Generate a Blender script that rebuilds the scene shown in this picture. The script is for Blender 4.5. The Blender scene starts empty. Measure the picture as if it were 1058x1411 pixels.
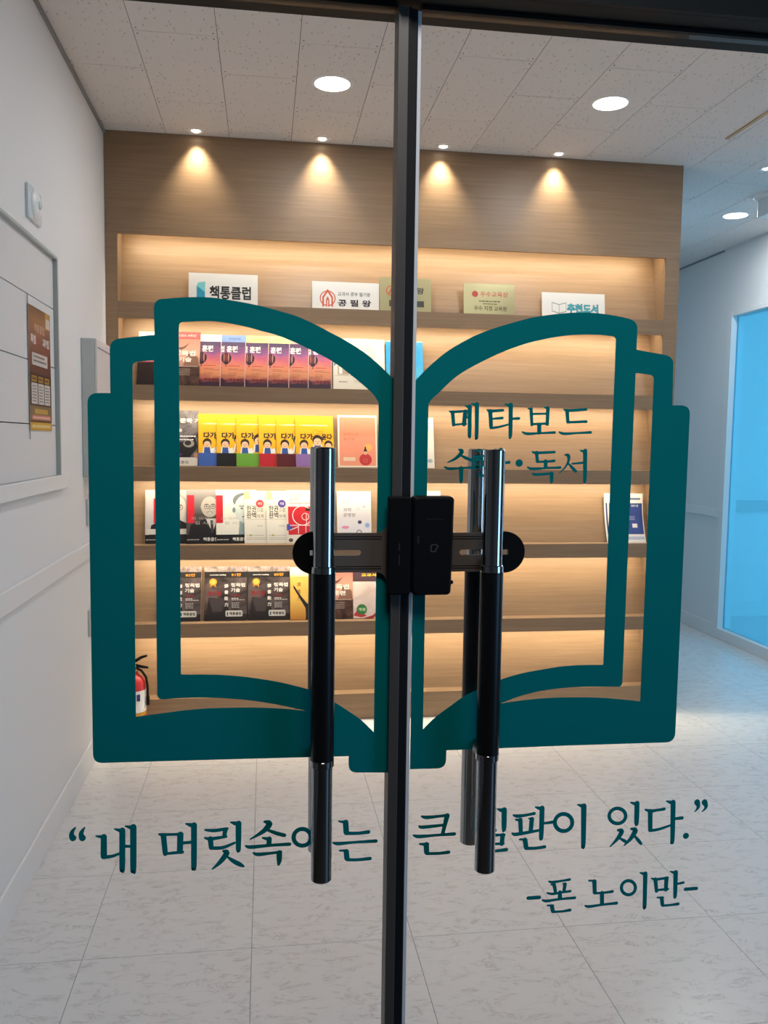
import bpy, bmesh, math, random
from mathutils import Vector, Matrix
from mathutils.geometry import tessellate_polygon
random.seed(7)
SC = bpy.context.scene
COL = SC.collection
PI = math.pi

# ------------------------------------------------------------------ camera, world, exposure, large lights
def make_camera():
    f, pitch, yaw, roll, eye = 1163.59, 0.08397, 0.14032, 0.01368, 1.3995
    cy, sy, cp, sp = math.cos(yaw), math.sin(yaw), math.cos(pitch), math.sin(pitch)
    fwd = Vector((sy*cp, cy*cp, -sp)); right = Vector((cy, -sy, 0)); up = right.cross(fwd)
    r2 = math.cos(roll)*right + math.sin(roll)*up
    u2 = -math.sin(roll)*right + math.cos(roll)*up
    cam = bpy.data.cameras.new('camera'); cam.sensor_fit = 'VERTICAL'; cam.sensor_height = 24.0
    cam.lens = f/1411*24.0; cam.clip_start = 0.02
    o = bpy.data.objects.new('camera', cam); COL.objects.link(o)
    m = Matrix((r2, u2, -fwd)).transposed().to_4x4(); m.translation = (0, 0, eye)
    o.matrix_world = m
    SC.camera = o
make_camera()
SC.view_settings.view_transform = 'Standard'; SC.view_settings.look = 'None'
SC.view_settings.gamma = 1.0; SC.view_settings.use_curve_mapping = False
SC.view_settings.exposure = 0.0
W = bpy.data.worlds.new('world'); SC.world = W; W.use_nodes = True
W.node_tree.nodes['Background'].inputs[0].default_value = (0.10, 0.12, 0.14, 1)
W.node_tree.nodes['Background'].inputs[1].default_value = 0.25
SC.cycles.max_bounces = 10; SC.cycles.diffuse_bounces = 5; SC.cycles.glossy_bounces = 4
SC.cycles.transparent_max_bounces = 16; SC.cycles.use_denoising = True
SC.cycles.sample_clamp_indirect = 6.0; SC.cycles.caustics_reflective = False; SC.cycles.caustics_refractive = False

def area(name, loc, rot, sx, sy, power, color, parent=None, shape='RECTANGLE', spread=PI):
    l = bpy.data.lights.new(name, 'AREA'); l.shape = shape; l.size = sx
    if shape in ('RECTANGLE', 'ELLIPSE'): l.size_y = sy
    l.energy = power; l.color = color; l.spread = spread
    o = bpy.data.objects.new(name, l); COL.objects.link(o); o.location = loc; o.rotation_euler = rot
    if parent: o.parent = parent
    return o
P_DOWN, P_SPOT, P_LED, P_HALL, P_ASSUMED_DAY, P_NEXT = 9.2, 21, 8.7, 14.0, 50, 118
C_DOWN = (0.93, 0.97, 1.0); C_SPOT = (1.0, 0.88, 0.66); C_LED = (1.0, 0.84, 0.58)
# assumed daylight in the room behind the blue glass, assumed daylight at the end of the outer hall (no window there), assumed lamp of the outer hall
area('assumed_next_room_daylight', (4.6, 2.45, 1.5), (PI/2, 0, 0), 2.2, 2.2, P_NEXT, (0.80, 0.92, 1.0))  # assumed source, unseen; lights the room behind the blue glass
area('assumed_hall_daylight', (3.4, -0.9, 1.4), (0, PI/2, 0), 2.0, 1.6, P_ASSUMED_DAY, (0.30, 0.60, 1.0))  # assumed: bare area light added for blue reflections, no window is built
area('assumed_hall_lamp', (0.2, 0.25, 2.56), (0, 0, 0), 0.5, 0.5, P_HALL, (1.0, 0.98, 0.95))  # assumed lamp without a fixture, added to light the teal decal

# ------------------------------------------------------------------ materials
MATS = {}
def mat(name, col=(0.8, 0.8, 0.8), rough=0.5, metal=0.0, spec=0.5, emit=None, es=0.0):
    if name in MATS: return MATS[name]
    m = bpy.data.materials.new(name); m.use_nodes = True
    b = m.node_tree.nodes['Principled BSDF']
    b.inputs['Base Color'].default_value = (*col, 1); b.inputs['Roughness'].default_value = rough
    b.inputs['Metallic'].default_value = metal; b.inputs['Specular IOR Level'].default_value = spec
    if emit:
        b.inputs['Emission Color'].default_value = (*emit, 1); b.inputs['Emission Strength'].default_value = es
    MATS[name] = m; return m
def nodes(m):
    nt = m.node_tree; return nt, nt.nodes, nt.links, nt.nodes['Principled BSDF']
def ramp(N, pts, interp='LINEAR'):
    r = N.new('ShaderNodeValToRGB'); cr = r.color_ramp; cr.interpolation = interp
    while len(cr.elements) < len(pts): cr.elements.new(0.5)
    for e, (p, c) in zip(cr.elements, pts): e.position = p; e.color = (*c, 1)
    return r
def bump(N, L, b, src, strength, dist):
    bp = N.new('ShaderNodeBump'); bp.inputs['Strength'].default_value = strength; bp.inputs['Distance'].default_value = dist
    L.new(src, bp.inputs['Height']); L.new(bp.outputs[0], b.inputs['Normal'])
def coord(N, L, scale, kind='Object', rand=False, rz=0.0):
    tc = N.new('ShaderNodeTexCoord'); mp = N.new('ShaderNodeMapping'); mp.inputs['Scale'].default_value = scale; mp.inputs['Rotation'].default_value = (0, 0, rz)
    L.new(tc.outputs[kind], mp.inputs['Vector'])
    if rand:
        oi = N.new('ShaderNodeObjectInfo'); cx = N.new('ShaderNodeCombineXYZ'); mu = N.new('ShaderNodeMath'); mu.operation = 'MULTIPLY'
        mu.inputs[1].default_value = 37.0; L.new(oi.outputs['Random'], mu.inputs[0])
        L.new(mu.outputs[0], cx.inputs[0]); L.new(mu.outputs[0], cx.inputs[1]); L.new(cx.outputs[0], mp.inputs['Location'])
    return mp.outputs[0]
def noise(N, L, vec, scale, detail=3, rough=0.5, dist=0.0):
    n = N.new('ShaderNodeTexNoise'); n.inputs['Scale'].default_value = scale; n.inputs['Detail'].default_value = detail
    n.inputs['Roughness'].default_value = rough; n.inputs['Distortion'].default_value = dist
    L.new(vec, n.inputs['Vector']); return n.outputs['Fac']
def mat_wood(name, a, b_, c):
    m = mat(name, b_, 0.42, spec=0.35); nt, N, L, b = nodes(m)
    v = coord(N, L, (1.3, 22, 34)); f = noise(N, L, v, 2.2, 5, 0.62, 0.25)
    r = ramp(N, [(0.30, a), (0.52, b_), (0.72, c)]); L.new(f, r.inputs[0]); L.new(r.outputs[0], b.inputs['Base Color'])
    bump(N, L, b, f, 0.05, 0.002); return m
WOOD = mat_wood('oak_laminate', (0.235, 0.149, 0.086), (0.272, 0.174, 0.102), (0.308, 0.202, 0.122))
def mat_floor():
    m = mat('marbled_vinyl', (0.7, 0.69, 0.69), 0.24, spec=0.45); nt, N, L, b = nodes(m)
    v = coord(N, L, (5, 11, 1), rand=True, rz=0.45)
    f = noise(N, L, v, 1.5, 9, 0.68, 1.6); r = ramp(N, [(0.40, (0.66, 0.655, 0.66)), (0.482, (0.64, 0.63, 0.63)), (0.50, (0.42, 0.41, 0.41)), (0.518, (0.64, 0.63, 0.63)), (0.62, (0.67, 0.665, 0.67))])
    L.new(f, r.inputs[0])
    f2 = noise(N, L, v, 3.0, 3, 0.5, 0.3); r2 = ramp(N, [(0.45, (0, 0, 0)), (0.56, (1, 1, 1))]); L.new(f2, r2.inputs[0])
    mx = N.new('ShaderNodeMix'); mx.data_type = 'RGBA'; L.new(r2.outputs[0], mx.inputs[0])
    mx.inputs[6].default_value = (0.66, 0.655, 0.655, 1); L.new(r.outputs[0], mx.inputs[7]); L.new(mx.outputs[2], b.inputs['Base Color'])
    return m
FLOOR = mat_floor()
def mat_ceiling():
    m = mat('fissured_ceiling_board', (0.7, 0.68, 0.66), 0.9, spec=0.1); nt, N, L, b = nodes(m)
    v = coord(N, L, (125, 52, 1), rand=True)
    vo = N.new('ShaderNodeTexVoronoi'); vo.inputs['Scale'].default_value = 0.55; L.new(v, vo.inputs['Vector'])
    f = noise(N, L, v, 0.35, 2, 0.5, 0.2)
    r = ramp(N, [(0.13, (0.48, 0.465, 0.45)), (0.27, (0.71, 0.69, 0.675))]); L.new(vo.outputs['Distance'], r.inputs[0])
    r2 = ramp(N, [(0.41, (0, 0, 0)), (0.50, (1, 1, 1))]); L.new(f, r2.inputs[0])
    mx = N.new('ShaderNodeMix'); mx.data_type = 'RGBA'; L.new(r2.outputs[0], mx.inputs[0])
    mx.inputs[6].default_value = (0.71, 0.69, 0.675, 1); L.new(r.outputs[0], mx.inputs[7]); L.new(mx.outputs[2], b.inputs['Base Color'])
    bump(N, L, b, mx.outputs[2], 0.2, 0.002); return m
CEIL = mat_ceiling()
WALL = mat('painted_wall', (0.735, 0.73, 0.73), 0.75, spec=0.2)
TRIM = mat('white_trim', (0.75, 0.745, 0.745), 0.5, spec=0.3)
JOINT = mat('dark_joint', (0.10, 0.09, 0.085), 0.9)
FLOORJ = mat('floor_joint', (0.16, 0.155, 0.15), 0.9)
BOARD = mat('white_board_panel', (0.66, 0.665, 0.675), 0.5, spec=0.3)
HALL = mat('hall_wall', (0.20, 0.175, 0.16), 0.8)
HALLF = mat('hall_floor', (0.05, 0.042, 0.037), 0.5)
CHROME = mat('dark_chrome', (0.42, 0.40, 0.385), 0.10, metal=1.0)
CHROME2 = mat('polished_steel', (0.72, 0.72, 0.72), 0.12, metal=1.0)
BLACK = mat('black_plastic', (0.006, 0.006, 0.0065), 0.45, spec=0.12)
BLACKG = mat('black_grip', (0.006, 0.006, 0.007), 0.32, spec=0.3)
RUBBER = mat('black_rubber', (0.010, 0.010, 0.011), 0.6, spec=0.2)
ALU = mat('anodised_dark_aluminium', (0.075, 0.062, 0.054), 0.45, metal=0.1)
ALU2 = mat('anodised_black_aluminium', (0.007, 0.009, 0.009), 0.55, spec=0.15)
BRACKET = mat('dark_bronze_plate', (0.13, 0.10, 0.082), 0.5, metal=0.2)
TEAL = mat('teal_vinyl', (0.0, 0.18, 0.184), 0.6, spec=0.06)
SEAL = mat('clear_seal', (0.80, 0.78, 0.78), 0.3)
WHITE = mat('white_plastic', (0.78, 0.78, 0.78), 0.4)
GREYGREEN = mat('grey_green_steel', (0.52, 0.56, 0.545), 0.45)
LENS = mat('lit_lens', (0.9, 0.9, 0.9), 0.5, emit=(1, 0.98, 0.96), es=9.0)
LENSW = mat('lit_spot_lens', (0.9, 0.9, 0.9), 0.5, emit=(1, 0.90, 0.72), es=14.0)
LEDM = mat('lit_led_strip', (0.9, 0.9, 0.9), 0.5, emit=(1, 0.88, 0.68), es=3.0)
BRASS = mat('brass', (0.65, 0.45, 0.2), 0.3, metal=1.0)
RED = mat('extinguisher_red', (0.55, 0.03, 0.03), 0.3)
def mat_glass(name, tint, f0=0.04):
    m = bpy.data.materials.new(name); m.use_nodes = True; N = m.node_tree.nodes; L = m.node_tree.links
    N.remove(N['Principled BSDF']); out = N['Material Output']
    t = N.new('ShaderNodeBsdfTransparent'); t.inputs[0].default_value = (*tint, 1)
    g = N.new('ShaderNodeBsdfGlossy'); g.inputs['Roughness'].default_value = 0.02; g.inputs[0].default_value = (1, 1, 1, 1)
    lw = N.new('ShaderNodeLayerWeight'); lw.inputs['Blend'].default_value = 0.5        # Schlick, the same from both sides of the pane
    pw = N.new('ShaderNodeMath'); pw.operation = 'POWER'; pw.inputs[1].default_value = 5.0; L.new(lw.outputs['Facing'], pw.inputs[0])
    fr = N.new('ShaderNodeMath'); fr.operation = 'MULTIPLY_ADD'; fr.inputs[1].default_value = 0.9; fr.inputs[2].default_value = f0; L.new(pw.outputs[0], fr.inputs[0])
    mx = N.new('ShaderNodeMixShader'); L.new(fr.outputs[0], mx.inputs[0]); L.new(t.outputs[0], mx.inputs[1]); L.new(g.outputs[0], mx.inputs[2])
    L.new(mx.outputs[0], out.inputs[0]); return m
GLASS = mat_glass('door_glass', (0.985, 0.99, 0.988), 0.03)
def mat_bluefilm():
    m = mat_glass('blue_film_glass', (0.32, 0.70, 0.86)); N = m.node_tree.nodes; L = m.node_tree.links
    mx = [n for n in N if n.type == 'MIX_SHADER'][0]; t = [n for n in N if n.type == 'BSDF_TRANSPARENT'][0]
    d = N.new('ShaderNodeBsdfTranslucent'); d.inputs[0].default_value = (0.25, 0.66, 0.90, 1)
    m2 = N.new('ShaderNodeMixShader'); m2.inputs[0].default_value = 0.18; L.new(t.outputs[0], m2.inputs[1]); L.new(d.outputs[0], m2.inputs[2])
    L.new(m2.outputs[0], mx.inputs[1]); return m
BLUEGLASS = mat_bluefilm()
def flat(col, rough=0.45):
    k = 'print_%02x%02x%02x' % tuple(max(0, min(255, int(c*255))) for c in col)
    return mat(k, col, rough, spec=0.3)
def srgb(h):
    h = h.lstrip('#'); v = [int(h[i:i+2], 16)/255 for i in (0, 2, 4)]          # print inks on paper
    return tuple(0.76*x/12.92 if x <= 0.04045 else 0.76*((x+0.055)/1.055)**2.4 for x in v)

# ------------------------------------------------------------------ mesh helpers
class MB:
    def __init__(s): s.v = []; s.f = []; s.mi = []; s.sm = []; s.mats = []
    def _m(s, m):
        if m not in s.mats: s.mats.append(m)
        return s.mats.index(m)
    def add(s, vs, fs, m, smooth=False):
        o = len(s.v); s.v += [tuple(v) for v in vs]; k = s._m(m)
        for f in fs: s.f.append(tuple(i+o for i in f)); s.mi.append(k); s.sm.append(smooth)
        return s
    def box(s, x0, x1, y0, y1, z0, z1, m, bev=0.0):
        bm = bmesh.new(); bmesh.ops.create_cube(bm, size=1)
        for v in bm.verts: v.co = Vector(((x0+x1)/2+v.co.x*(x1-x0), (y0+y1)/2+v.co.y*(y1-y0), (z0+z1)/2+v.co.z*(z1-z0)))
        if bev: bmesh.ops.bevel(bm, geom=bm.edges[:], offset=bev, segments=2, affect='EDGES', profile=0.5)
        s.bm(bm, m); return s
    def bm(s, bm, m, smooth=False):
        bm.verts.index_update(); s.add([v.co[:] for v in bm.verts], [[v.index for v in f.verts] for f in bm.faces], m, smooth); bm.free(); return s
    def prism(s, outer, holes, d0, d1, m, axis='y'):
        # polygon in (a,b) extruded from d0 to d1 along the axis
        loops = [outer]+list(holes)
        mk = {'y': lambda a, b, d: (a, d, b), 'x': lambda a, b, d: (d, a, b), 'z': lambda a, b, d: (a, b, d)}[axis]
        tri = tessellate_polygon([[Vector((p[0], p[1], 0)) for p in l] for l in loops])
        pts = [p for l in loops for p in l]; n = len(pts)
        vs = [mk(p[0], p[1], d0) for p in pts]+[mk(p[0], p[1], d1) for p in pts]
        fs = [tuple(t) for t in tri]+[tuple(i+n for i in reversed(t)) for t in tri]; o = 0
        for l in loops:
            k = len(l); fs += [(o+i, o+(i+1) % k, o+(i+1) % k+n, o+i+n) for i in range(k)]; o += k
        return s.add(vs, fs, m)
    def cyl(s, c, r, z0, z1, m, axis='z', n=32, r2=None, bev=0.0):
        prof = [(0, z0), (r-bev, z0), (r, z0+bev), (r2 or r, z1-bev), ((r2 or r)-bev, z1), (0, z1)] if bev else [(0, z0), (r, z0), (r2 or r, z1), (0, z1)]
        return s.lathe(c, prof, m, axis, n)
    def lathe(s, c, prof, m, axis='z', n=32):
        vs = []; fs = []; idx = []
        for (r, h) in prof:
            if r < 1e-6: idx.append([len(vs)]); vs.append((0, 0, h))
            else:
                idx.append(list(range(len(vs), len(vs)+n))); vs += [(r*math.cos(2*PI*i/n), r*math.sin(2*PI*i/n), h) for i in range(n)]
        for a, b in zip(idx[:-1], idx[1:]):
            for i in range(n):
                j = (i+1) % n
                if len(a) == 1 and len(b) == 1: continue
                if len(a) == 1: fs.append((a[0], b[j], b[i]))
                elif len(b) == 1: fs.append((a[i], a[j], b[0]))
                else: fs.append((a[i], a[j], b[j], b[i]))
        mp = {'z': lambda p: (p[0], p[1], p[2]), 'y': lambda p: (p[0], p[2], -p[1]), 'x': lambda p: (p[2], p[0], p[1])}[axis]
        vs = [tuple(Vector(mp(p))+Vector(c)) for p in vs]
        return s.add(vs, fs, m, True)
    def tube(s, pts, r, m, n=8):
        P = [Vector(p) for p in pts]; vs = []; fs = []
        for i, p in enumerate(P):
            t = (P[min(i+1, len(P)-1)]-P[max(i-1, 0)]).normalized()
            a = t.cross(Vector((0, 0, 1)) if abs(t.z) < 0.9 else Vector((1, 0, 0))).normalized(); b = t.cross(a)
            rr = r[i] if isinstance(r, (list, tuple)) else r
            vs += [p+a*rr*math.cos(2*PI*k/n)+b*rr*math.sin(2*PI*k/n) for k in range(n)]
        for i in range(len(P)-1):
            fs += [(i*n+k, i*n+(k+1) % n, (i+1)*n+(k+1) % n, (i+1)*n+k) for k in range(n)]
        fs += [tuple(range(n)), tuple(range((len(P)-1)*n, len(P)*n))[::-1]]
        return s.add(vs, fs, m, True)
    def build(s, name, parent=None, loc=None, rot=None, fixn=True):
        me = bpy.data.meshes.new(name); me.from_pydata(s.v, [], s.f)
        for m in s.mats: me.materials.append(m)
        me.polygons.foreach_set('material_index', s.mi); me.polygons.foreach_set('use_smooth', s.sm)
        if fixn:
            bm = bmesh.new(); bm.from_mesh(me); bmesh.ops.recalc_face_normals(bm, faces=bm.faces[:]); bm.to_mesh(me); bm.free()
        if any(s.sm): me.set_sharp_from_angle(angle=math.radians(40))
        me.update(); o = bpy.data.objects.new(name, me); COL.objects.link(o)
        if parent: o.parent = parent
        if loc: o.location = loc
        if rot: o.rotation_euler = rot
        return o
def tag(o, label=None, cat=None, group=None, kind=None):
    for k, v in (('label', label), ('category', cat), ('group', group), ('kind', kind)):
        if v: o[k] = v
    return o
def empty(name, loc=(0, 0, 0), rot=(0, 0, 0), parent=None):
    o = bpy.data.objects.new(name, None); COL.objects.link(o); o.location = loc; o.rotation_euler = rot; o.empty_display_size = 0.05
    if parent: o.parent = parent
    return o
_TX = {}
def text_mesh(body, bold):
    k = (body, bold)
    if k in _TX: return _TX[k]
    cu = bpy.data.curves.new('t', 'FONT'); cu.body = body; cu.resolution_u = 2; cu.offset = bold
    ob = bpy.data.objects.new('t', cu); me = bpy.data.meshes.new_from_object(ob)
    vs = [(v.co.x, v.co.y) for v in me.vertices]; fs = [tuple(p.vertices) for p in me.polygons]
    bpy.data.objects.remove(ob); bpy.data.meshes.remove(me)
    if not vs: vs = [(0, 0)]
    xs = [v[0] for v in vs]; ys = [v[1] for v in vs]
    _TX[k] = (vs, fs, min(xs), max(xs), min(ys), max(ys)); return _TX[k]
def text(mb, body, x, z, w, h, m, y, bold=0.0, shear=0.0):
    """lettering fitted into the rectangle x..x+w, z..z+h on the plane y"""
    vs, fs, a, b, c, d = text_mesh(body, bold)
    sx = w/max(b-a, 1e-6); sz = h/max(d-c, 1e-6)
    mb.add([(x+(p[0]-a)*sx+(p[1]-c)*sz*shear, y, z+(p[1]-c)*sz) for p in vs], fs, m)

# ------------------------------------------------------------------ the setting
XL, XR, ZC, D = -0.7352, 3.27, 2.7988, 4.1282          # left wall, right wall, ceiling, front of the bookcase
BX = 2.081                                              # right side of the bookcase
DY = 1.144                                              # outer face of the glass doors
def structure(o, label, cat): return tag(o, label, cat, kind='structure')
def at(o, root_loc):
    o.matrix_parent_inverse = Matrix.Translation(-Vector(root_loc)); return o

floor = structure(MB().box(XL, XR, 1.16, 7.0, -0.12, -0.0022, FLOORJ).build('floor'), 'pale grey marbled tile floor of the lobby', 'floor')
def floor_tiles():
    cache = {}; g = 0.0007
    xs = [XL]+[-0.4846+0.45*k for k in range(9)]+[XR]; ys = [1.16]+[1.3472+0.45*k for k in range(13)]+[7.0]
    for i in range(len(xs)-1):
        for j in range(len(ys)-1):
            x0, x1, y0, y1 = xs[i], xs[i+1], ys[j], ys[j+1]
            if x1 <= BX and y0 > D+0.1: continue
            w, h = round(x1-x0-2*g, 4), round(y1-y0-2*g, 4)
            if w < 0.02 or h < 0.02: continue
            if (w, h) not in cache:
                o = MB().box(-w/2, w/2, -h/2, h/2, -0.0022, 0, FLOOR).build('floor_tile'); cache[(w, h)] = o.data
            else:
                o = bpy.data.objects.new('floor_tile', cache[(w, h)]); COL.objects.link(o)
            o.parent = floor; o.location = ((x0+x1)/2, (y0+y1)/2, 0)
floor_tiles()
structure(MB().box(-1.6, 3.6, -2.6, 1.16, -0.12, 0.0, HALLF).build('floor'), 'dark floor of the hall outside the glass doors', 'floor')

ceiling = structure(MB().box(XL, XR, 1.16, 7.0, ZC+0.004, ZC+0.10, JOINT).build('ceiling'), 'white fissured board ceiling of the lobby', 'ceiling')
def ceiling_tiles():
    cache = {}; g = 0.0011; px = 0.2868
    for c in range(14):
        x0, x1 = max(XL, -0.7418+px*c), min(XR, -0.7418+px*(c+1))
        ph = 3.435 if c % 2 == 0 else 3.132
        js = [1.16]+[y for y in (ph+0.6075*k for k in range(-5, 8)) if 1.2 < y < 6.98]+[7.0]
        for y0, y1 in zip(js[:-1], js[1:]):
            if x1 <= BX and y0 > D+0.1: continue
            w, h = round(x1-x0-2*g, 4), round(y1-y0-2*g, 4)
            if (w, h) not in cache:
                mb = MB().box(-w/2, w/2, -h/2, h/2, 0, 0.004, CEIL)
                for sx in (-1, 1):                       # screw heads at the corners
                    for sy in (-1, 1): mb.cyl((sx*(w/2-0.012), sy*(h/2-0.02), 0), 0.003, -0.0008, 0.0, JOINT, n=8)
                o = mb.build('ceiling_tile'); cache[(w, h)] = o.data
            else:
                o = bpy.data.objects.new('ceiling_tile', cache[(w, h)]); COL.objects.link(o)
            o.parent = ceiling; o.location = ((x0+x1)/2, (y0+y1)/2, ZC)
ceiling_tiles()

RY0, RY1, RZ0, RZ1 = 1.6, 3.216, 1.258, 2.036            # recess of the panelled board in the left wall
wl = MB()
for a in ((1.16, RY0, 0, ZC), (RY1, 4.6, 0, ZC), (RY0, RY1, 0, RZ0), (RY0, RY1, RZ1, ZC)):
    wl.box(XL-0.10, XL, a[0], a[1], a[2], a[3]+(0.004 if a[3] == ZC else 0), WALL)
wl.box(XL-0.10, XL-0.04, RY0, RY1, RZ0, RZ1, JOINT)
structure(wl.build('wall_left'), 'off-white left wall with a recessed panelled board', 'wall')
structure(MB().box(XL, BX, 4.62, 4.72, 0, ZC+0.004, WALL).build('wall_back'), 'wall behind the bookcase', 'wall')
structure(MB().box(BX-0.10, BX, 4.60, 7.0, 0, ZC+0.004, WALL).build('wall_inner'), 'wall of the passage behind the bookcase', 'wall')
structure(MB().box(BX-0.1, XR+0.1, 7.0, 7.1, 0, ZC+0.004, WALL).build('wall_far'), 'far end wall of the passage on the right', 'wall')
GY0, GY1, GZ0, GZ1 = 3.3, 5.72, 0.045, 2.345            # opening of the blue glass partition
wr = MB()
for a in ((1.16, GY0, 0, ZC+0.004), (GY1, 7.0, 0, ZC+0.004), (GY0, GY1, GZ1, ZC+0.004), (GY0, GY1, 0, GZ0)):
    wr.box(XR, XR+0.10, *a, WALL)
structure(wr.build('wall_right'), 'pale right wall around the blue glass partition', 'wall')
wf = MB().box(XL-0.1, XR+0.1, 1.10, 1.20, 2.10, ZC+0.1, HALL).box(1.20, XR+0.1, 1.10, 1.20, 0, 2.10, WALL).box(-1.6, -0.76, 1.10, 1.16, 0, 2.10, HALL)
structure(wf.build('wall_front'), 'dark front wall above the glass doors', 'wall')
hall = MB().box(-1.7, -1.6, -2.6, 1.16, 0, 2.7, HALL).box(-1.7, 3.7, -2.7, -2.6, 0, 2.7, HALL).box(3.6, 3.7, -2.6, 1.16, 0, 2.7, HALL)
structure(hall.build('wall_hall'), 'dark walls of the outer hall', 'wall')
structure(MB().box(-1.7, 3.7, -2.7, 1.10, 2.6, 2.7, HALL).build('ceiling'), 'dark ceiling of the outer hall', 'ceiling')

# trim of the left and right wall
def rail(y0, y1, z0, z1, x, s, th): return MB().box(min(x, x+s*th), max(x, x+s*th), y0, y1, z0, z1, TRIM, 0.003)
structure(rail(1.18, D-0.002, 0.895, 0.962, XL, 1, 0.014).build('trim_1'), 'white chair rail along the left wall', 'trim')
structure(rail(1.18, D-0.002, 0.0, 0.110, XL, 1, 0.010).build('baseboard_left'), 'white baseboard along the left wall', 'baseboard')
structure(MB().box(XR-0.014, XR, GY1+0.002, 6.99, 0.878, 0.942, TRIM, 0.003).build('trim_2'), 'white chair rail on the right wall beside the blue glass', 'trim')
structure(MB().box(XR-0.010, XR, GY1+0.002, 6.99, 0, 0.10, TRIM, 0.003).build('baseboard_right'), 'white baseboard on the right wall', 'baseboard')
structure(MB().box(XR-0.008, XR, GY1+0.09, 6.99, ZC-0.012, ZC-0.001, mat('grey_cornice', (0.25, 0.25, 0.25), 0.6)).build('trim_3'), 'thin dark line between right wall and ceiling', 'trim')
structure(MB().box(XL, XL+0.010, 1.18, D-0.002, ZC-0.016, ZC-0.001, mat('grey_cornice')).build('trim_4'), 'thin grey ceiling line along the left wall', 'trim')

# blue glass partition, and what stands behind it
win = structure(MB().box(XR+0.03, XR+0.042, GY0+0.06, GY1-0.065, GZ0+0.03, GZ1-0.035, BLUEGLASS).build('window_1'), 'blue film glass partition in the right wall', 'window')
for nm, a in (('frame_post', (GY1-0.065, GY1, 0.0, GZ1)), ('frame_post', (GY0, GY0+0.06, 0.0, GZ1)), ('frame_rail', (GY0+0.06, GY1-0.065, GZ1-0.035, GZ1)), ('frame_rail', (GY0+0.06, GY1-0.065, 0.0, GZ0+0.03))):
    MB().box(XR-0.012, XR+0.09, *a, TRIM, 0.002).build(nm, win)
nr = MB().box(XR+0.1, 6.0, 6.4, 6.5, 0, 2.8, WALL).box(5.9, 6.0, 2.3, 6.4, 0, 2.8, WALL).box(XR+0.1, 6.0, 2.2, 2.3, 0, 2.8, WALL)
structure(nr.build('wall_next_room'), 'white walls of the room behind the blue glass', 'wall')
structure(MB().box(XR+0.1, 5.9, 2.3, 6.4, -0.1, 0, FLOOR).build('floor'), 'floor of the room behind the blue glass', 'floor')
structure(MB().box(XR+0.1, 5.9, 2.3, 6.4, 2.8, 2.9, WALL).build('ceiling'), 'ceiling of the room behind the blue glass', 'ceiling')
structure(MB().box(XR+0.11, 5.89, 6.36, 6.40, 0.87, 0.955, mat('grey_rail', (0.45, 0.46, 0.47), 0.5)).build('trim_5'), 'chair rail seen through the blue glass', 'trim')

# ------------------------------------------------------------------ glass doors
LO = [(-.2279,1.4420), (-.2276,1.4463), (-.2264,1.4498), (-.2246,1.4526), (-.2219,1.4546), (-.2185,1.4558), (-.2144,1.4563), (-.1991,1.4566), (-.1991,1.5120), (-.1988,1.5160), (-.1977,1.5194), (-.1960,1.5221), (-.1935,1.5243), (-.1904,1.5259), (-.1865,1.5268), (-.1837,1.5272), (-.1785,1.5280), (-.1711,1.5291), (-.1636,1.5301), (-.1560,1.5311), (-.1482,1.5321), (-.1427,1.5327), (-.1432,1.5656), (-.1429,1.5695), (-.1419,1.5729), (-.1402,1.5755), (-.1377,1.5775), (-.1345,1.5788), (-.1306,1.5794), (-.1266,1.5797), (-.1215,1.5803), (-.1142,1.5812), (-.1063,1.5819), (-.0980,1.5825), (-.0890,1.5829), (-.0808,1.5832), (-.0741,1.5831), (-.0681,1.5829), (-.0618,1.5824), (-.0546,1.5817), (-.0470,1.5807), (-.0397,1.5797), (-.0328,1.5788), (-.0263,1.5779), (-.0196,1.5768), (-.0128,1.5756), (-.0059,1.5743), (.0010,1.5728), (.0077,1.5713), (.0144,1.5697), (.0212,1.5680), (.0281,1.5663), (.0352,1.5645), (.0422,1.5623), (.0493,1.5597), (.0564,1.5568), (.0634,1.5537), (.0702,1.5506), (.0770,1.5473), (.0838,1.5439), (.0907,1.5406), (.0977,1.5373), (.1053,1.5334), (.1139,1.5287), (.1231,1.5234), (.1319,1.5177), (.1401,1.5117), (.1478,1.5053), (.1548,1.4992), (.1611,1.4935), (.1667,1.4882), (.1716,1.4835), (.1760,1.4796), (.1796,1.4763), (.1821,1.4740), (.1904,.9327), (.1279,.9354), (.1245,.9359), (.1216,.9369), (.1194,.9386), (.1178,.9409), (.1168,.9439), (.1164,.9474), (.1162,.9595), (-.0243,.9613), (-.2157,.9633), (-.2194,.9637), (-.2224,.9648), (-.2248,.9666), (-.2265,.9692), (-.2275,.9725), (-.2279,.9764)]
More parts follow.
